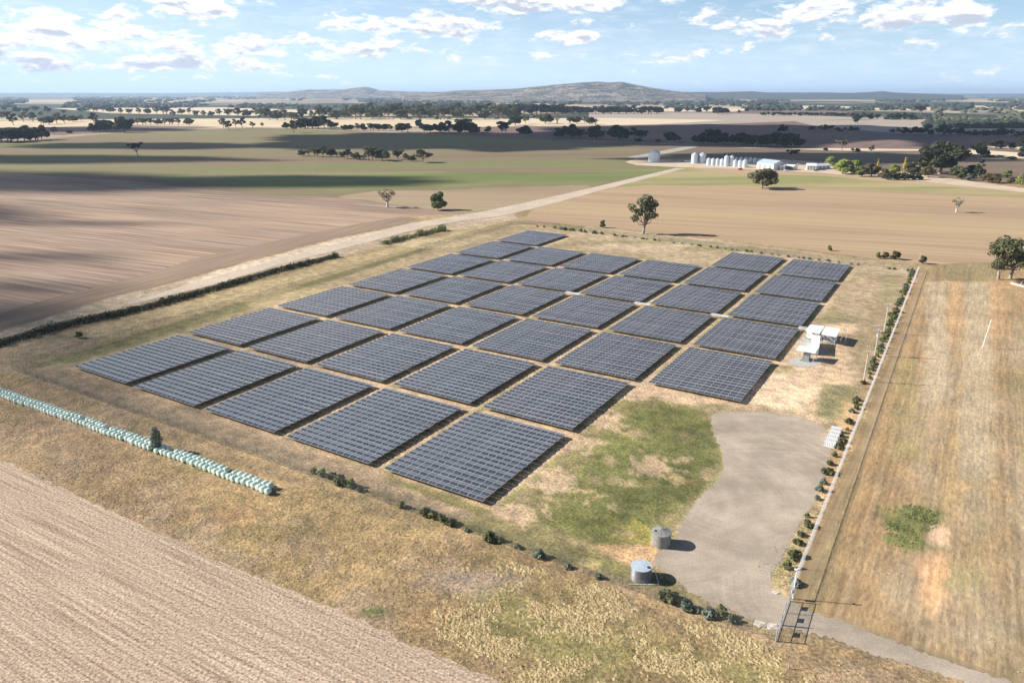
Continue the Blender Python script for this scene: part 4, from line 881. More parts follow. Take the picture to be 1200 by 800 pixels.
# ------------------------------------------------------------------ hedges along the ditch
def hedge(name, label, pts, w_, h_, n, leaf, cat='hedge', per=34, size=.28, seed=3):
    P = [Vector((*bp(u, v), 0)) for u, v in pts]; Ls = [(P[k+1]-P[k]).length for k in range(len(P)-1)]; tot = sum(Ls); r = random.Random(seed); cl = []
    for k in range(n):
        s_ = tot*(k+r.random())/n; q = 0
        while s_ > Ls[q] and q < len(Ls)-1: s_ -= Ls[q]; q += 1
        d = (P[q+1]-P[q]).normalized(); nm = Vector((-d.y, d.x, 0)); p = P[q]+d*s_+nm*r.uniform(-1, 1)*w_*.5
        rr = h_*r.uniform(.32, .72)*(.55+.9*vnoise(np.array([s_/5.0]), np.array([seed*3.3]), 4)[0]); cl.append((p.x, p.y, rr*.8, rr))
    b = MB(); leaf_cloud(b, cl, per, size, r, .9); o = b.build(name, M[leaf]); tag(o, label, cat); return o
hedge('hedge', 'long dark low hedge along the ditch at the left', [(-40, 414), (7, 403), (67, 385), (162, 364.5), (236, 344), (317, 320.5), (395, 301)], 3.4, 1.6, 640, 'hedge', seed=4)
hedge('hedge', 'short green hedge beside the dirt road above the array', [(448, 286.5), (480, 279), (520, 269.5)], 3.6, 2.3, 150, 'shrub', seed=6)
# the cut bank of the ditch behind the long hedge
b = MB(); pl = [bp(u, v) for u, v in [(-60, 416), (7, 399), (67, 381), (162, 361), (236, 341), (317, 318), (393, 299.5)]]
for k in range(len(pl)-1):
    for q in range(12):
        f0, f1 = q/12, (q+1)/12; A = Vector((*pl[k], 0)).lerp(Vector((*pl[k+1], 0)), f0); B = Vector((*pl[k], 0)).lerp(Vector((*pl[k+1], 0)), f1); d = (B-A).normalized(); nm = Vector((-d.y, d.x, 0))
        prof = [(-2.2, -.2), (-.7, .85), (.7, .95), (2.4, -.2)]
        for (o1, z1), (o2, z2) in zip(prof[:-1], prof[1:]): b.quad(*[tuple(x) for x in (A+nm*o1+Vector((0, 0, z1)), B+nm*o1+Vector((0, 0, z1)), B+nm*o2+Vector((0, 0, z2)), A+nm*o2+Vector((0, 0, z2)))])
o = b.build('earth_bank', trackmat('bank_soil', (.20, .145, .105), (.30, .225, .16), .8)); tag(o, kind='structure')

# ------------------------------------------------------------------ shrubs
SH = {}
def shrub_proto(kind, seed, clumps, per, size, leaf):
    r = random.Random(seed); c = MB(); leaf_cloud(c, clumps, per*1.2, size*1.3, r, .85); s_ = MB()
    for k in range(4):
        a = k*1.57+r.random(); limb(s_, (0, 0, -.05), (math.cos(a)*.25, math.sin(a)*.25, .45), .035, .015, r, 4, 2)
    SH[kind] = (c.mesh('foliage', M[leaf]), s_.mesh('stem', M['bark']))
shrub_proto('a', 1, [(0, 0, .5, .38), (.36, .1, .36, .26), (-.32, .2, .30, .27), (.05, -.38, .34, .24), (.1, .38, .45, .24), (.5, -.2, .2, .18), (-.1, .05, .86, .16)], 1500, .075, 'saltbush')
shrub_proto('b', 2, [(0, 0, .6, .32), (.28, 0, .45, .24), (-.26, .2, .42, .26), (.05, -.3, .3, .24), (.1, .1, .92, .17), (-.4, -.2, .2, .17)], 1500, .075, 'shrub')
shrub_proto('c', 3, [(0, 0, .4, .4), (.45, .1, .35, .32), (-.4, .1, .36, .33), (.1, -.35, .34, .3), (-.2, .4, .4, .28), (.6, .3, .2, .18), (0, 0, .8, .18)], 1300, .085, 'gum')
def shrub(X, Y, h, kind, label, group, wf=1.0, cat='shrub'):
    o = empty('shrub', (X, Y, 0), r0.uniform(0, 6.28), (h*wf, h*wf, h), label, cat, group)
    link('foliage', SH[kind][0], o); link('stem', SH[kind][1], o); return o
kn = {'a': 'blue grey', 'b': 'dark green', 'c': 'olive'}
# right fence: planted row on the inner side
fa = Vector(bp(1076, 318)); fb_ = Vector(bp(926, 702)); ln = (fb_-fa).length; fdr = (fb_-fa).normalized(); fin = Vector((fdr.y, -fdr.x))
if fin.x > 0: fin = -fin
s_ = 2.0; k = 0; rr = random.Random(5)
while s_ < ln-7:
    gap = 3.3 if s_ < ln*.55 else 3.9
    h = rr.uniform(.9, 1.7)*(1.25 if s_ < ln*.5 else 1.0)
    if rr.random() < .9 and not (.615 < s_/ln < .635):
        p = fa+fdr*s_+fin*(2.1+rr.uniform(-.5, .5)); kd = rr.choice('abbcc'); k += 1
        shrub(p.x, p.y, h, kd, f'{kn[kd]} shrub inside the right hand fence, {ordn(k)} from the far end', 'shrubs planted along the right fence', rr.uniform(.9, 1.25))
    s_ += gap*rr.uniform(.75, 1.3)
# back fence
ga = Vector(bp(610, 263)); gb = Vector(bp(1070, 318.5)); ln2 = (gb-ga).length; s_ = 0; k = 0
while s_ < ln2-2:
    if rr.random() < .8:
        f_ = s_/ln2; p = ga.lerp(gb, f_)+Vector((rr.uniform(-.6, .6), rr.uniform(-.6, .6))); kd = rr.choice('bbca'); k += 1
        big = 1.0+.6*math.exp(-((f_-.2)/.12)**2)
        shrub(p.x, p.y, rr.uniform(.7, 1.3)*big, kd, f'small {kn[kd]} shrub along the back fence, {ordn(k)} from the left', 'shrubs along the back fence', 1.4)
    s_ += rr.uniform(2.6, 6.0)
# near fence
nl = [(368, 554, 7, 'b', 1.1), (378, 557, 9, 'b', 1.1), (389, 560, 8, 'c', 1), (398, 566, 11, 'c', 1.2), (411, 570, 10, 'b', 1.1), (422, 575, 6, 'a', 1.2), (470, 594, 8, 'b', 1.1), (498, 602, 9, 'c', 1.1), (508, 607, 10, 'b', 1.1), (518, 611, 9, 'b', 1.2), (529, 614, 8, 'c', 1.2),
      (547, 622, 4, 'a', 1.3), (573, 632, 10, 'c', 1.1), (586, 634, 6, 'b', 1.4), (607, 642, 5, 'a', 1.3), (632, 652, 9, 'a', 1.2), (665, 665, 6, 'a', 1.1), (702, 677, 6, 'a', 1.2), (783, 703, 13, 'c', 1.1), (804, 713, 11, 'a', 1.1), (817, 716, 5, 'a', 1.2), (831, 721, 10, 'a', 1.2), (846, 721, 12, 'b', 1.0), (857, 727, 8, 'a', 1.2), (931, 684, 8, 'a', 1.4)]
for k, (u, v, hp, kd, ww) in enumerate(nl[:-1]):
    X, Y = bp(u, v); shrub(X, Y, hpx(u, v, hp)*.95, kd, f'{kn[kd]} shrub beside the near fence, {ordn(k+1)} from the left', 'shrubs along the near fence', ww)
X, Y = bp(931, 684); shrub(X, Y, 1.2, 'a', 'blue grey shrub at the foot of the camera pole by the gate', None, 1.5)

# ------------------------------------------------------------------ grass tufts
def tufts(name, label, poly, n, leaf, h0, h1, seed, dens=None, blades=14, wide=.55):
    P = W(poly); A = np.array(P); r = np.random.default_rng(seed)
    x = r.uniform(A[:, 0].min(), A[:, 0].max(), n*4); y = r.uniform(A[:, 1].min(), A[:, 1].max(), n*4)
    ok = sdist(x, y, P) > 0; 
    if dens: ok &= (np.clip((fbm(x, y, dens[0], dens[2], 3)-dens[1])*4.5, 0, 1) > r.random(len(x)))
    x, y = x[ok][:n], y[ok][:n]; n = len(x); h = r.uniform(h0, h1, n)
    V_ = np.zeros((n, blades, 3, 3)); a = r.uniform(0, 6.28, (n, blades)); sp = r.uniform(.5, 1.15, (n, blades))
    hh = h[:, None]*r.uniform(.6, 1.1, (n, blades)); bw = .13*h[:, None]*r.uniform(.7, 1.4, (n, blades)); rad = h[:, None]*wide
    zt = h[:, None]*r.uniform(.7, 1.1, (n, blades)); bw = rad*r.uniform(.10, .26, (n, blades)); a2 = a+r.normal(0, .35, a.shape)
    ix, iy = x[:, None]+np.cos(a)*rad*.12, y[:, None]+np.sin(a)*rad*.12; ox, oy = x[:, None]+np.cos(a2)*rad*sp, y[:, None]+np.sin(a2)*rad*sp
    V_[:, :, 0] = np.stack([ix, iy, zt], -1)
    V_[:, :, 1] = np.stack([ox-np.sin(a2)*bw, oy+np.cos(a2)*bw, hh*.25*(1.2-sp)], -1)
    V_[:, :, 2] = np.stack([ox+np.sin(a2)*bw, oy-np.cos(a2)*bw, hh*.25*(1.2-sp)], -1)
    V_ = V_[:, :, ::-1]
    me = bpy.data.meshes.new(name); nv = n*blades*3
    me.vertices.add(nv); me.vertices.foreach_set('co', V_.astype(np.float32).ravel()); me.loops.add(nv); me.polygons.add(n*blades)
    me.loops.foreach_set('vertex_index', np.arange(nv, dtype=np.int32)); me.polygons.foreach_set('loop_start', (np.arange(n*blades)*3).astype(np.int32)); me.polygons.foreach_set('loop_total', np.full(n*blades, 3, np.int32))
    me.update(calc_edges=True); me.materials.append(M[leaf]); tag(link(name, me), label, 'grass', None, 'stuff')
mead = [(-60, 440), (14, 436), (330, 550), (590, 645), (760, 705), (909, 754), (1040, 792), (1060, 830), (640, 830), (590, 800), (494, 759), (400, 716), (300, 674), (200, 630), (100, 585), (0, 538), (-60, 515)]
tufts('dry_grass', 'pale straw tussocks on the rough meadow in front of the fence', [(560, 650), (660, 672), (780, 706), (890, 750), (960, 790), (940, 830), (640, 830), (560, 775), (500, 740), (520, 690)], 5200, 'drygrass', .07, .22, 3, (4, .46, 5), 30, 2.1)
tufts('dry_grass', 'short dry grass all over the meadow', mead, 24000, 'browngrass', .07, .17, 4, (10, .40, 15), 8, 1.0)
tufts('dry_grass', 'scattered straw coloured tufts on the meadow', mead, 6500, 'drygrass', .10, .30, 5, (7, .54, 25), 12, .9)
tufts('green_grass', 'greenish tufts scattered on the meadow', mead, 3500, 'greengrass', .10, .22, 6, (14, .53, 35), 9, .8)
rpad = [(1092, 330), (1230, 340), (1230, 800), (1170, 790), (1040, 742), (950, 705), (985, 600), (1030, 480)]
tufts('dry_grass', 'pale stubble clumps in strips on the right paddock', rpad, 5000, 'drygrass', .08, .22, 7, (9, .50, 45), 7, 1.0)
tufts('dry_grass', 'brown stubble on the right paddock', rpad, 9000, 'browngrass', .07, .16, 9, (12, .44, 46), 7, .8)
tufts('green_grass', 'bright green weeds in the patch on the right paddock', [(1038, 596), (1070, 590), (1100, 600), (1098, 618), (1078, 626), (1072, 648), (1050, 640), (1036, 620)], 700, 'greengrass', .08, .22, 8, (5, .45, 77), 14, .9)
tufts('dry_grass', 'golden dry grass between the ditch and the array', [(20, 430), (200, 378), (395, 322), (585, 262), (520, 276), (400, 306), (240, 350), (60, 396)], 12000, 'browngrass', .10, .26, 10, (9, .47, 55), 6, .9)
tufts('green_grass', 'low green grass on the damp paddock right of the array', [(715, 500), (740, 478), (800, 472), (832, 492), (838, 540), (812, 578), (755, 632), (700, 636), (645, 608), (690, 540)], 4500, 'greengrass', .06, .16, 12, (8, .50, 66), 7, 1.0)
tufts('green_grass', 'weeds creeping over the right edge of the gravel yard', [(955, 588), (968, 596), (925, 690), (905, 690), (885, 660), (905, 630), (935, 610)], 1100, 'greengrass', .05, .14, 13, (5, .47, 88), 9, 1.0)
stf = [(-100, 505), (0, 545), (101, 592), (202, 638), (304, 683), (400, 722), (494, 766), (575, 802), (560, 830), (-100, 830)]

# ------------------------------------------------------------------ hay bales
b = MB(); b.lathe([(.0, -.68), (.50, -.67), (.60, -.62), (.665, -.5), (.68, -.2), (.685, .2), (.665, .5), (.60, .62), (.50, .67), (.0, .68)], 16, cap=False)
bme = b.mesh('hay_bale', M['bale'], True)
bl = [(-42, 447), (0, 462), (13, 465.5), (25, 471.5), (50, 479), (75, 488), (100, 496), (118, 503), (169, 521.5), (236, 545), (304, 571), (321, 578)]
BP_ = [Vector((*bp(u, v), 0)) for u, v in bl]; Ls = [(BP_[k+1]-BP_[k]).length for k in range(len(BP_)-1)]; tot = sum(Ls); n_b = int(tot/1.46)
for line in (0, 1):
    c_ = 0
    for k in range(n_b):
        s_ = tot-(k+.5)*tot/n_b+rr.uniform(-.1, .1)
        if line == 1 and rr.random() < .06: continue
        if math.sin(k*.83+line*2)+math.sin(k*.31) > 1.93: continue
        q = 0; s1 = s_
        while q < len(Ls)-1 and s1 > Ls[q]: s1 -= Ls[q]; q += 1
        d = (BP_[q+1]-BP_[q]).normalized(); nm = Vector((-d.y, d.x, 0)); nm = nm if nm.y > 0 else -nm
        p = BP_[q]+d*s1+nm*((-.75 if line == 0 else .78)+rr.uniform(-.12, .12)+(.12*math.sin(k*.45)))
        c_ += 1
        o = link('hay_bale', bme, None, (p.x, p.y, .66)); ang = math.atan2(nm.y, nm.x)+rr.uniform(-.26, .26)
        o.rotation_euler = (math.pi/2, rr.uniform(0, 6), ang+math.pi/2); o.scale = (rr.uniform(.9, 1.04), rr.uniform(.88, 1.03), rr.uniform(.86, 1.08))
        tag(o, f'pale green wrapped hay bale in the {"front" if line == 0 else "back"} line, {ordn(c_)} from the right', 'hay bale', 'wrapped hay bales in two lines')

# ------------------------------------------------------------------ security fence
def fence(label, A, B, n, mesh='chain', steel='railgrey', rail=.025):
    A = Vector(A); B = Vector(B); d = (B-A); L_ = d.length; d.normalize(); ang = math.atan2(d.y, d.x)
    f_ = empty('security_fence', (A.x, A.y, 0), ang, 1, label, 'fence')
    pm = MB(); pm.tube([(0, 0, -.1), (0, 0, 2.15), (-.0, .28, 2.5)], .04, 6); me = pm.mesh('post', M[steel if steel != 'white' else 'steel'])
    for k in range(n+1): link('post', me, f_, (L_*k/n, 0, 0))
    mb = MB(); mb.quad((0, 0, .03), (L_, 0, .03), (L_, 0, 2.1), (0, 0, 2.1)); mb.build('wire_mesh', M[mesh], f_, uv=[(0, 0), (L_, 0), (L_, 2.1), (0, 2.1)])
    rb = MB(); rb.tube([(0, .0, 2.12), (L_, .0, 2.12)], rail, 6); rb.tube([(0, 0, .08), (L_, 0, .08)], .012, 4); rb.build('rail', M[steel], f_)
    wb = MB()
    for (y_, z_) in ((.08, 2.24), (.17, 2.36), (.27, 2.49)): wb.tube([(0, y_, z_), (L_, y_, z_)], .008, 4)
    wb.build('barbed_wire', M[steel], f_); return f_
fence('long wire security fence on posts in front of the array', bp(14, 433), bp(909, 751), 62)
fence('wire security fence between the array and the ditch hedge', bp(603, 261), bp(14, 433), 70)
fence('wire security fence along the far end of the array', bp(1076, 318), bp(603, 261), 62)
fr_ = fence('bright galvanised security fence beside the shrub row at the right', bp(926, 702), bp(1076, 318), 58, 'chainb', 'white', .03)
L_ = (Vector(bp(926, 702))-Vector(bp(1076, 318))).length; cb_ = MB(); np_ = int(L_/.30)*7
cb_.tube([(k/np_*L_, .22*math.cos(k*6.2832/7), 2.32+.24*math.sin(k*6.2832/7)) for k in range(np_+1)], .022, 3); cb_.build('razor_coil', M['white'], fr_)
# gate across the access road
ga_, gb_ = Vector(bp(925, 704)), Vector(bp(909, 751)); d = gb_-ga_; Lg = d.length; ang = math.atan2(d.y, d.x)
g = empty('double_gate', (ga_.x, ga_.y, 0), ang, 1, 'tall galvanised double gate across the gravel access road', 'gate')
pm = MB(); pm.tube([(0, 0, -.1), (0, 0, 2.7)], .07, 8); pme = pm.mesh('gate_post', M['steel'])
for x_ in (0, Lg*.62, Lg): link('gate_post', pme, g, (x_, 0, 0))
for k, (x0, x1) in enumerate(((.1, Lg*.31), (Lg*.31+.05, Lg*.62-.1), (Lg*.62+.1, Lg-.1))):
    lf = MB()
    for p_, q_ in (((x0, 0, .15), (x1, 0, .15)), ((x0, 0, 2.3), (x1, 0, 2.3)), ((x0, 0, .15), (x0, 0, 2.3)), ((x1, 0, .15), (x1, 0, 2.3)), ((x0, 0, 1.2), (x1, 0, 1.2))): lf.tube([p_, q_], .045, 6)
    lo = lf.build('gate_leaf' if k < 2 else 'side_panel', M['steel'], g)
    mb = MB(); mb.quad((x0, .01, .15), (x1, .01, .15), (x1, .01, 2.3), (x0, .01, 2.3)); mb.build('wire_mesh', M['chain'], lo, uv=[(0, 0), (x1-x0, 0), (x1-x0, 2.1), (0, 2.1)])
    sb = MB(); sb.box(((x0+x1)/2, .06, 1.45), (min(1.1, x1-x0-.2), .03, .55)); sb.build('warning_sign', M['white'], g)
# camera pole beside the gate
def pole_thing(name, label, cat, base, h, r_, m, parts=()):
    o = empty(name, (base[0], base[1], 0), 0, 1, label, cat); b = MB(); b.tube([(0, 0, -.2), (0, 0, h)], [r_, r_*.8], 8); b.build('pole', M[m], o)
    for nm, fn, mm in parts: q = MB(); fn(q); q.build(nm, M[mm], o)
    return o
pole_thing('camera_pole', 'white pole with a camera and cabinet beside the gate', 'camera pole', bp(929, 701), 5.6, .09, 'white',
           [('camera', lambda q: (q.box((.25, 0, 5.55), (.5, .2, .2)), q.box((-.15, .15, 5.4), (.2, .45, .15))), 'white'), ('cabinet', lambda q: q.box((-.25, -.2, 1.6), (.45, .35, .7)), 'offwhite')])
pole_thing('lightning_mast', 'thin grey mast right of the inverter shelters', 'mast', bp(990.5, 403), 5.0, .06, 'offwhite', [('mast_head', lambda q: q.lathe([(.0, 5.0), (.16, 5.05), (.16, 5.25), (0, 5.35)], 8, cap=False), 'white')])
pole_thing('field_pole', 'tall thin white pole standing alone in the right paddock', 'pole', bp(1151, 408), hpx(1151, 408, 34), .12, 'white', [('collar', lambda q: q.tube([(0, 0, .0), (0, 0, .5)], .2, 8), 'offwhite')]).rotation_euler = (0, .10, 0)
pole_thing('field_pole', 'short thin pole behind the far right fence corner', 'pole', bp(1077.5, 303), 3.0, .06, 'offwhite', [('collar', lambda q: q.tube([(0, 0, .0), (0, 0, .3)], .1, 8), 'offwhite')])
# power poles
def power_pole(label, u, v, hp, dbl):
    h = hpx(u, v, hp); X, Y = bp(u, v); o = empty('power_pole', (X, Y, 0), R(-18), 1, label, 'power pole', 'power poles between the shelters and the fence')
    b = MB(); b.tube([(0, 0, -.3), (0, 0, h)], [.19, .13], 8); b.build('pole', M['polewood'], o)
    for z_, w_ in ((h-.35, 2.6),)+(((h-1.9, 2.9),) if dbl else ()):
        c = MB(); c.box((0, -.16, z_), (w_, .14, .16)); ca = c.build('crossarm', M['polewood'], o)
        i_ = MB()
        for x_ in (-w_*.45, -w_*.2, w_*.2, w_*.45): i_.lathe([(.05, 0), (.09, .08), (.05, .16), (.09, .24), (.0, .32)], 8, (x_, -.16, z_+.09), cap=False)
        i_.build('insulator', M['white'], ca)
    if dbl:
        c = MB(); c.box((.0, .32, h-3.4), (.7, .45, .9)); c.build('transformer', M['offwhite'], o)
        c = MB(); c.tube([(.18, 0, .3), (.18, 0, h-3.6)], .05, 6); c.build('conduit', M['grey'], o)
power_pole('nearest power pole, single crossarm, beside the fence shrubs', 1012, 447, 36, False)
power_pole('middle power pole with double crossarms and a transformer', 1025, 417, 36, True)
power_pole('farthest of the three power poles beside the fence shrubs', 1035.5, 391, 35, False)
# old timber posts on the meadow
for k, (u, v) in enumerate(((386.5, 600), (425, 613), (468, 627), (924, 783))):
    h = 1.1; X, Y = bp(u, v); o = pole_thing('timber_post', f'short weathered timber post on the meadow, {ordn(k+1)} from the left', 'post', (X, Y), h, .09, 'wood', [('wire_stub', lambda q: q.tube([(0, 0, .8), (.5, .1, .7)], .01, 4), 'steel')]); o['group'] = 'old timber posts on the meadow'

# ------------------------------------------------------------------ water tanks
X, Y = bp(750.8, 676); R_ = 1.74*mpp(750.8, 676)/.139; R_ = 12.2*mpp(750.8, 676); Ht = 2.25
o = empty('water_tank', (X, Y, 0), 0, 1, 'corrugated steel water tank with flat pale blue lid', 'water tank')
b = MB(); b.lathe([(R_, 0), (R_, Ht)], 40); b.build('tank_wall', M['tank'], o, False)
b = MB(); b.lathe([(R_+.04, Ht), (R_+.04, Ht+.07), (.0, Ht+.16)], 40, cap=False); b.build('lid', M['tanklid'], o)
b = MB(); b.lathe([(.26, 0), (.26, .12), (0, .14)], 12, (R_*.62, -R_*.35, Ht+.09), cap=False); b.build('hatch', M['dark'], o)
b = MB()
for q in ((-R_-.5, -R_-.3), (R_+.9, -R_-.3)): b.box((q[0], q[1], .06), (.12, .12, .12))
b.tube([(-R_-.5, -R_-.3, .12), (R_+.9, -R_-.3, .12)], .06, 6); b.tube([(R_+.9, -R_-.3, .12), (R_+.55, .3, 1.4)], .05, 6); b.tube([(R_+.55, .3, 1.4), (R_, .3, 1.4)], .05, 6); b.build('pipe', M['white'], o)
X, Y = bp(774.4, 636.5); R_ = 11.2*mpp(774.4, 636.5); Ht = 2.45
o = empty('water_tank', (X, Y, 0), 0, 1, 'grey concrete water tank with ribbed conical roof', 'water tank')
b = MB(); b.lathe([(R_, 0), (R_, Ht)], 40); b.build('tank_wall', M['concrete'], o)
b = MB(); b.lathe([(R_+.06, Ht-.1), (R_+.06, Ht+.05), (.25, Ht+.42), (0, Ht+.45)], 32, cap=False); rf = b.build('roof', M['concrete'], o)
b = MB()
for k in range(10):
    a = k*math.pi/5; b.tube([(math.cos(a)*R_, math.sin(a)*R_, Ht+.08), (math.cos(a)*.2, math.sin(a)*.2, Ht+.47)], .03, 4)
b.build('roof_rib', M['grey'], rf)
b = MB(); b.lathe([(.25, 0), (.25, .15), (0, .17)], 12, (-R_*.62, -.1, Ht+.16), cap=False); b.build('hatch', M['dark'], o)
# rubble beside the gate
def rock(u, v, s_, lab):
    bm = bmesh.new(); bmesh.ops.create_icosphere(bm, subdivisions=3, radius=1); r = random.Random(int(u))
    for q in bm.verts: q.co *= 1+.25*math.sin(q.co.x*4+u)*math.cos(q.co.y*5)+r.uniform(-.08, .08)
    me = bpy.data.meshes.new('rubble_heap'); bm.to_mesh(me); bm.free(); me.materials.append(M['rock']); X, Y = bp(u, v); o = link('rubble_heap', me, None, (X, Y, .02)); o.scale = (s_*1.3, s_, s_*.26); tag(o, lab, 'rubble')
rock(892, 731, .8, 'pale heap of rubble left of the gate, farther from it'); rock(906, 734, .75, 'pale heap of rubble touching the gate'); rock(909, 694, .5, 'small pale rubble at the corner of the yard')
rock(983, 505, .35, 'small white stone beside the crates and fence')

# ------------------------------------------------------------------ inverter shelters and crates
def shelter(label, cor, zr, cab, pad, open_=False):
    P = [Vector((*bp(u, v, zr), zr)) for u, v in cor]; c = sum(P, Vector())/4; o = empty('inverter_shelter', (c.x, c.y, 0), 0, 1, label, 'shelter')
    Q = [p-Vector((c.x, c.y, 0)) for p in P]; b = MB(); i = 0
    tilt = [0, .25, .25, 0]
    T1 = [Vector((q.x, q.y, zr+t_)) for q, t_ in zip(Q, tilt)]; T0 = [q-Vector((0, 0, .1)) for q in T1]
    b.v = [tuple(q) for q in T0+T1]; b.f = [(3, 2, 1, 0), (4, 5, 6, 7), (0, 1, 5, 4), (1, 2, 6, 5), (2, 3, 7, 6), (3, 0, 4, 7)]; b.build('canopy', M['white'], o)
    pm = MB(); pm.tube([(0, 0, 0), (0, 0, zr)], .07, 6); pme = pm.mesh('support_post', M['steel'])
    for q in Q: link('support_post', pme, o, (q.x*.88, q.y*.88, 0))
    ux_ = (Q[3]-Q[0]); ang = math.atan2(ux_.y, ux_.x); ux_ = Q[3]-Q[0]; uy_ = Q[1]-Q[0]; ang = math.atan2(ux_.y, ux_.x)
    w_, d_ = ux_.length*cab[0], min(uy_.length*.6, 2.6)
    ce = (Q[0]+Q[1]+Q[2]+Q[3])/4; rot = Matrix.Translation((ce.x, ce.y-.3, 0)) @ Matrix.Rotation(ang, 4, 'Z')
    b = MB(); b.box((0, 0, cab[1]/2+.15), (w_, d_, cab[1]), mat4=rot); cb = b.build('inverter_cabinet', M['offwhite' if not open_ else 'grey'], o)
    b = MB()
    for k in range(3):
        for z_ in np.arange(.6, cab[1]-.3, .16): b.box((-w_*.32+k*w_*.32, -d_/2-.02, z_), (w_*.24, .03, .06), mat4=rot)
    b.build('louvre', M['grey'], cb)
    b = MB(); b.box((0, 0, .08), (w_+1.2, d_+1.6, .16), mat4=rot); b.build('footing', M['concrete'], o); return o
shelter('white roofed inverter shelter nearest the solar blocks, back row left', [(943.8, 387), (949.3, 381), (966.0, 382.6), (960.2, 391)], 3.2, (.8, 2.2), 1)
shelter('white roofed inverter shelter, back row right', [(962.3, 391.3), (967.5, 383), (985, 386.3), (980, 394.8)], 3.2, (.75, 2.3), 1)
shelter('front shelter with flat white canopy over grey switchgear', [(932.6, 410), (936.3, 405.8), (959.8, 407.6), (955.3, 413.9)], 3.3, (.32, 2.3), 1, True)
Pa, Pb = Vector((*bp(953, 392, 2.9), 0)), Vector((*bp(951, 406, 2.9), 0)); ce = (Pa+Pb)/2; d = (Pb-Pa); ang = math.atan2(d.y, d.x)
o = empty('container', (ce.x+1.0, ce.y, 0), ang, 1, 'white site container standing between the inverter shelters', 'container')
b = MB(); b.box((0, 0, 1.45), (d.length*.92, 2.4, 2.5)); bd = b.build('container_body', M['white'], o)
b = MB(); [b.box((-d.length*.4+k*.5, s__*1.22, 1.45), (.12, .05, 2.3)) for k in range(int(d.length*.85/.5)) for s__ in (-1, 1)]; b.build('corrugation', M['white'], o)
b = MB(); b.box((0, 0, 2.78), (d.length*.96, 2.6, .12)); b.build('container_roof', M['white'], o)
b = MB(); b.box((d.length*.46+.03, 0, 1.35), (.05, 1.9, 2.1)); b.build('door', M['grey'], o)
b = MB(); [b.box((x_, y_, .1), (.3, .3, .2)) for x_ in (-d.length*.4, d.length*.4) for y_ in (-1, 1)]; b.build('foot', M['concrete'], o)
# gravel pads
for cx, cy, rx_, ry_ in ((944, 424, 20, 5.5), (945, 404, 12, 4), (960, 412, 9, 3), (948, 397, 9, 3)):
    sheet('gravel_pad', [(cx+rx_*math.cos(a), cy+ry_*math.sin(a)) for a in np.linspace(0, 6.28, 22, endpoint=False)], trackmat('pad_gravel', (.36, .36, .34), (.48, .47, .44), .8), .028, 1, .15)
# white crates
pa, pb = Vector((*bp(979.5, 506), 0)), Vector((*bp(972.5, 523), 0)); dcr = (pb-pa); ang = math.atan2(dcr.y, dcr.x)
b = MB(); b.box((0, 0, .62), (1.15, 2.3, .95)); cbody = b.mesh('crate_body', M['white'])
b = MB(); b.box((0, 0, 1.13), (1.2, 2.36, .07)); b.box((0, 0, .07), (1.2, 2.3, .14)); crim = b.mesh('lid', M['offwhite'])
b = MB(); [b.box((sx*.58, y_, .6), (.05, .08, .95)) for sx in (-1, 1) for y_ in (-1, -.5, 0, .5, 1)]; crib = b.mesh('rib', M['grey'])
for k in range(5):
    p = pa+dcr*(k/4); o = empty('storage_crate', (p.x, p.y, 0), ang+rr.uniform(-.04, .04), 1, f'white storage crate in the stack line by the yard, {ordn(k+1)} from the far end', 'crate', 'white storage crates on the gravel yard')
    link('crate_body', cbody, o); link('lid', crim, o); link('rib', crib, o)

# ------------------------------------------------------------------ farm: silos, sheds, vehicles
def silo(u, v, wp, hp, label, m='silo', group='grain silos at the farm'):
    X, Y = bp(u, v); s_ = mpp(u, v); r_ = wp*s_/2; h = hp*s_; o = empty('grain_silo', (X, Y+r_, 0), 0, 1, label, 'silo', group)
    ch = r_*.55; b = MB(); b.lathe([(r_, .15), (r_, h-ch)], 36); b.build('silo_wall', M[m], o)
    b = MB(); b.lathe([(r_*1.04, h-ch), (r_*.15, h), (r_*.15, h+.25), (0, h+.3)], 24, cap=False); b.build('silo_roof', M['silo'], o)
    b = MB(); b.box((r_*.7, -r_*.75, h*.5), (.5, .1, h-1.2)); b.build('ladder', M['steeldark'], o)
    b = MB(); b.lathe([(r_*1.02, 0), (r_*1.02, .15)], 24); b.build('base_ring', M['concrete'], o)
silo(767.5, 190.5, 13.4, 14.5, 'largest silo, standing alone at the left of the farm', group=None)
silo(814.5, 192, 7.8, 12.5, 'left silo of the tall pair', group='pair of tall silos'); silo(823.8, 192, 8, 12.5, 'right silo of the tall pair', group='pair of tall silos')
for k, (u, v, w_, h_) in enumerate(((830.8, 194, 5, 8.6), (836, 194.3, 5, 8.6), (841.2, 194.5, 5, 8.6), (846.4, 194.8, 5, 8.6), (851.6, 195.2, 5.4, 12.6), (857.6, 195.2, 5.4, 12.4), (862, 196, 5, 8.5), (867.6, 196.3, 5, 8.5), (873.4, 196.8, 5.6, 9.5))):
    silo(u, v, w_, h_, f'narrow white silo in the front row, {ordn(k+1)} from the left', group='front row of narrow silos')
for k, (u, v, w_, h_) in enumerate(((863.6, 190, 4.6, 5.6), (868.8, 190.2, 4.6, 6), (874.5, 190.4, 4.6, 6), (880, 190.6, 5, 6), (885.5, 191, 5, 6), (891, 191.2, 4.6, 5.4), (894.8, 191.2, 3.6, 5.2))):
    silo(u, v, w_, h_, f'small silo in the rear row, {ordn(k+1)} from the left', group='rear row of small silos')
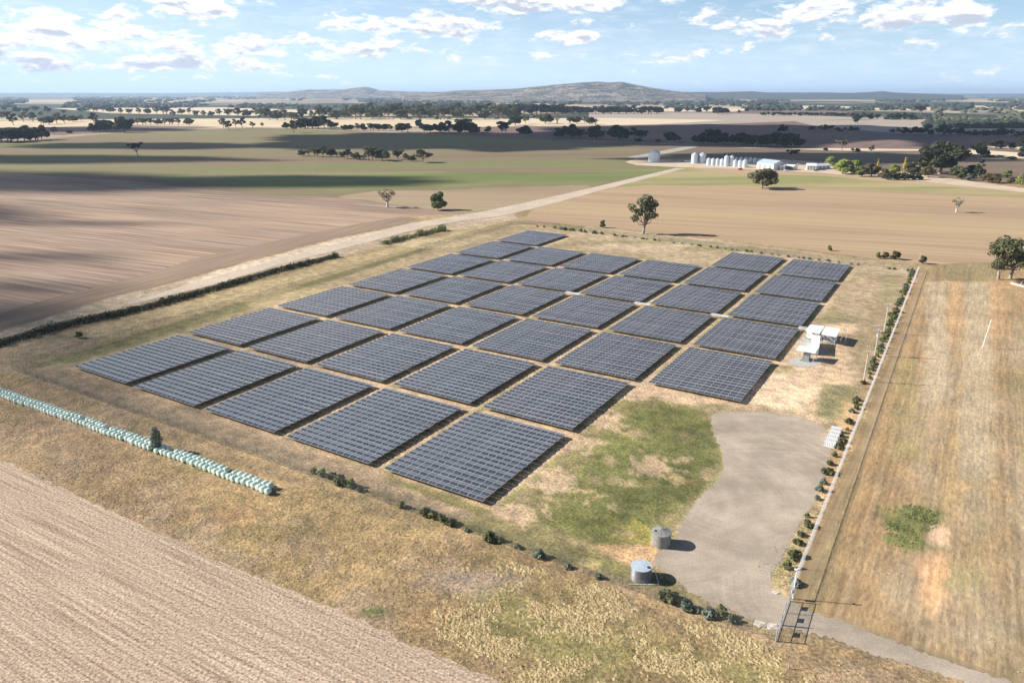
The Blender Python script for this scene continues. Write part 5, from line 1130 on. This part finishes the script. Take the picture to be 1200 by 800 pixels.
def shed(label, u0, v0, u1, v1, hp, depth, roofm='blueroof', wallm='offwhite', door=True):
    A, B = Vector((*bp(u0, v0), 0)), Vector((*bp(u1, v1), 0)); d = B-A; w_ = d.length; ang = math.atan2(d.y, d.x); h = hp*mpp(u0, v0)
    o = empty('farm_shed', (A.x, A.y, 0), ang, 1, label, 'shed'); e = h*.68
    b = MB(); b.v = [(0, 0, 0), (w_, 0, 0), (w_, depth, 0), (0, depth, 0), (0, 0, e), (w_, 0, e), (w_, depth, e), (0, depth, e), (0, depth/2, h), (w_, depth/2, h)]
    b.f = [(0, 1, 5, 4), (2, 3, 7, 6), (1, 2, 6, 9, 5), (3, 0, 4, 8, 7)]; b.build('wall', M[wallm], o)
    b = MB(); q = .12; b.v = [(-.4, -.4, e+q-.1), (w_+.4, -.4, e+q-.1), (w_+.4, depth/2, h+q), (-.4, depth/2, h+q), (w_+.4, depth+.4, e+q-.1), (-.4, depth+.4, e+q-.1)]
    b.f = [(0, 1, 2, 3), (3, 2, 4, 5)]; b.v += [(x, y, z+.12) for x, y, z in b.v[:6]]; b.f += [(6, 7, 8, 9), (9, 8, 10, 11)]; b.build('roof', M[roofm], o)
    if door:
        b = MB(); [b.box((w_*(.2+.3*k), -.03, e*.42), (w_*.2, .06, e*.8)) for k in range(3)]; b.build('door', M['grey'], o)
        b = MB(); b.box((w_+.03, depth*.5, e*.45), (.06, depth*.4, e*.85)); b.build('side_door', M['steeldark'], o)
    return o
shed('big shed with pale blue metal roof right of the silos', 886.5, 197.5, 906, 200, 10.5, 17)
shed('white low shed beside the pale blue roofed shed', 907, 199.5, 919, 200, 8, 12, 'white', 'white')
shed('open lean-to shed with white roof at the right of the sheds', 917, 198.5, 929, 199.5, 5.5, 9, 'white', 'steeldark', False)
shed('white rounded shed left of the garden trees', 945, 199.5, 956, 199.8, 7.5, 9, 'white', 'white')
shed('long white caravan-like shed touching the garden trees', 958, 199, 973, 198, 6.2, 8, 'white', 'white')
# vehicles
wm = MB(); wm.lathe([(.0, -.12), (.34, -.12), (.36, 0), (.34, .12), (0, .12)], 12, cap=False); wme = wm.mesh('wheel', M['dark'])
def vehicle(label, u, v, m, L_=4.6, kind='parked_car', box=False, rz=0):
    X, Y = bp(u, v); o = empty(kind, (X, Y, 0), rz, 1, label, 'car' if kind == 'parked_car' else 'truck')
    b = MB(); h0 = .45; pr = [(-L_/2, h0), (L_/2, h0), (L_/2, h0+.45), (L_*.28, h0+.55), (L_*.12, h0+1.0), (-L_*.3, h0+1.02), (-L_*.45, h0+.5), (-L_/2, h0+.45)]
    if box: pr = [(-L_/2, h0), (L_/2, h0), (L_/2, h0+.9), (L_*.42, h0+1.7), (L_*.25, h0+1.75), (L_*.24, h0+.6), (-L_/2, h0+.6)]
    n = len(pr); b.v = [(x, -.85, z) for x, z in pr]+[(x, .85, z) for x, z in pr]; b.f = [tuple(range(n)), tuple(reversed(range(n, 2*n)))]+[(k, (k+1) % n+0, (k+1) % n+n, k+n) for k in range(n)]
    b.f = [f_ if len(f_) > 4 else tuple(reversed(f_)) for f_ in b.f]; b.build('body', M[m], o)
    b = MB()
    if box: b.box((L_*.33, -.86, h0+1.3), (L_*.14, .03, .4)); b.box((L_*.33, .86, h0+1.3), (L_*.14, .03, .4))
    else: b.box((-L_*.08, -.86, h0+.77), (L_*.36, .03, .32)); b.box((-L_*.08, .86, h0+.77), (L_*.36, .03, .32))
    b.build('window', M['glass'], o)
    for x_ in (-L_*.32, L_*.32):
        for y_ in (-.8, .8): q = link('wheel', wme, o, (x_, y_, .36)); q.rotation_euler = (math.pi/2, 0, 0)
    if box: b = MB(); b.box((-L_*.14, 0, h0+1.0), (L_*.68, 1.9, .7)); b.build('tray', M[m], o)
vehicle('white truck parked left of the tall silo pair', 806, 190, 'white', 7.5, 'parked_truck', True, .1)
vehicle('dark car parked left of the white truck', 799.5, 190, 'grey', 5)
vehicle('white car parked right of the lean-to shed', 936.5, 193.5, 'white', 5)
vehicle('dark car parked between the two white sheds', 956.5, 200.5, 'dark', 4.6)
vehicle('red machine parked below the narrow silos', 867, 199.2, 'red', 5.5, 'farm_machine', True, .6)
vehicle('white van parked under the lean-to shed', 921.5, 200.5, 'white', 5.2)
# fallen log at the right edge
b = MB(); lp = [(1185, 333), (1195, 336), (1206, 339)]; r_ = random.Random(2); P = [Vector((*bp(u, v), .45)) for u, v in lp]; c0 = P[0].copy()
b.tube([p-Vector((c0.x, c0.y, 0)) for p in P], [.5, .4, .25], 8); b.tube([P[1]-Vector((c0.x, c0.y, 0)), P[1]-Vector((c0.x, c0.y, 0))+Vector((2, 2, 1.5))], [.25, .08], 6)
o = b.build('fallen_log', M['palebark']); o.location = (c0.x, c0.y, 0); tag(o, 'pale fallen log on the ground beside the large right gum', 'log')

# ------------------------------------------------------------------ clouds that stand between the sun and the left fields (outside of the frame)
cm, t, b_ = mat('cloud'); b_.inputs['Base Color'].default_value = (.9, .9, .9, 1); b_.inputs['Roughness'].default_value = 1; b_.inputs['Alpha'].default_value = .80
def cloud(u, v, hu, hv, alt=900, seed=1, rag=.35):
    """cloud whose shadow lies at photo position (u,v) on the ground"""
    c = Vector((*bp(u, v), 0)); l = Vector((*bp(u-hu, v), 0)); r_ = Vector((*bp(u+hu, v), 0)); n_ = Vector((*bp(u, v+hv), 0)); f_ = Vector((*bp(u, v-hv), 0))
    c = (n_+f_)/2; ax_ = (r_-l)/2; ay_ = (f_-n_)/2; off = sd*(alt/sd.z)
    bm = bmesh.new(); bmesh.ops.create_icosphere(bm, subdivisions=5, radius=1)
    A = np.array([q.co.normalized()[:] for q in bm.verts]); K = 1+rag*(fbm(A[:, 0]*2+A[:, 2]*.3+5, A[:, 1]*2+7, .45, seed, 5)-.5)*3.2
    for q, a, k in zip(bm.verts, A, K):
        p = ax_*a[0]*k+ay_*a[1]*k; q.co = Vector((p.x, p.y, (7+14*max(0, a[2]))*a[2]*k))
    me = bpy.data.meshes.new('cloud'); bm.to_mesh(me); bm.free(); me.materials.append(cm); o = link('cloud', me, None, tuple(c+off)); tag(o, kind='structure')
for q in ((40, 214, 220, 13, 1, 2600), (-90, 250, 130, 16, 2, 2600), (-20, 187, 300, 5.5, 3, 2000), (350, 213, 170, 7.5, 4, 1600), (170, 171, 150, 4, 5, 1500), (520, 166, 230, 10, 6, 1300), (-60, 372, 150, 20, 8, 2200), (30, 300, 110, 3.5, 14, 1500), (-10, 334, 110, 4, 15, 1500), (110, 262, 80, 2.5, 16, 1500),
          (860, 158, 260, 12, 11, 1000), (960, 186, 220, 7, 12, 1000), (1180, 160, 160, 12, 13, 1000), (100, 152, 120, 2.5, 19, 1000)):
    cloud(*q[:4], alt=q[5], seed=q[4], rag=.28)
cm2, t, b_ = mat('thin_cloud'); b_.inputs['Base Color'].default_value = (.9, .9, .9, 1); b_.inputs['Alpha'].default_value = .22
keep = cm; cm = cm2
cloud(90, 440, 170, 48, alt=2600, seed=31, rag=.5); cloud(20, 380, 150, 40, alt=2600, seed=32, rag=.5)
cm = keep
# ------------------------------------------------------------------ haze
bx_ = MB(); bx_.box((0, 0, 120), (104000, 104000, 244)); hm = bpy.data.materials.new('haze_air'); hm.use_nodes = True; t = NT(hm.node_tree); t.n.clear()
oo = t.new('ShaderNodeOutputMaterial'); vv = t.new('ShaderNodeVolumePrincipled'); vv.inputs['Color'].default_value = (.56, .74, 1, 1); vv.inputs['Density'].default_value = 4.2e-5; vv.inputs['Anisotropy'].default_value = .2
t.link(vv.outputs[0], oo.inputs['Volume']); hm.cycles.homogeneous_volume = True
o = bx_.build('haze', hm); tag(o, kind='stuff')
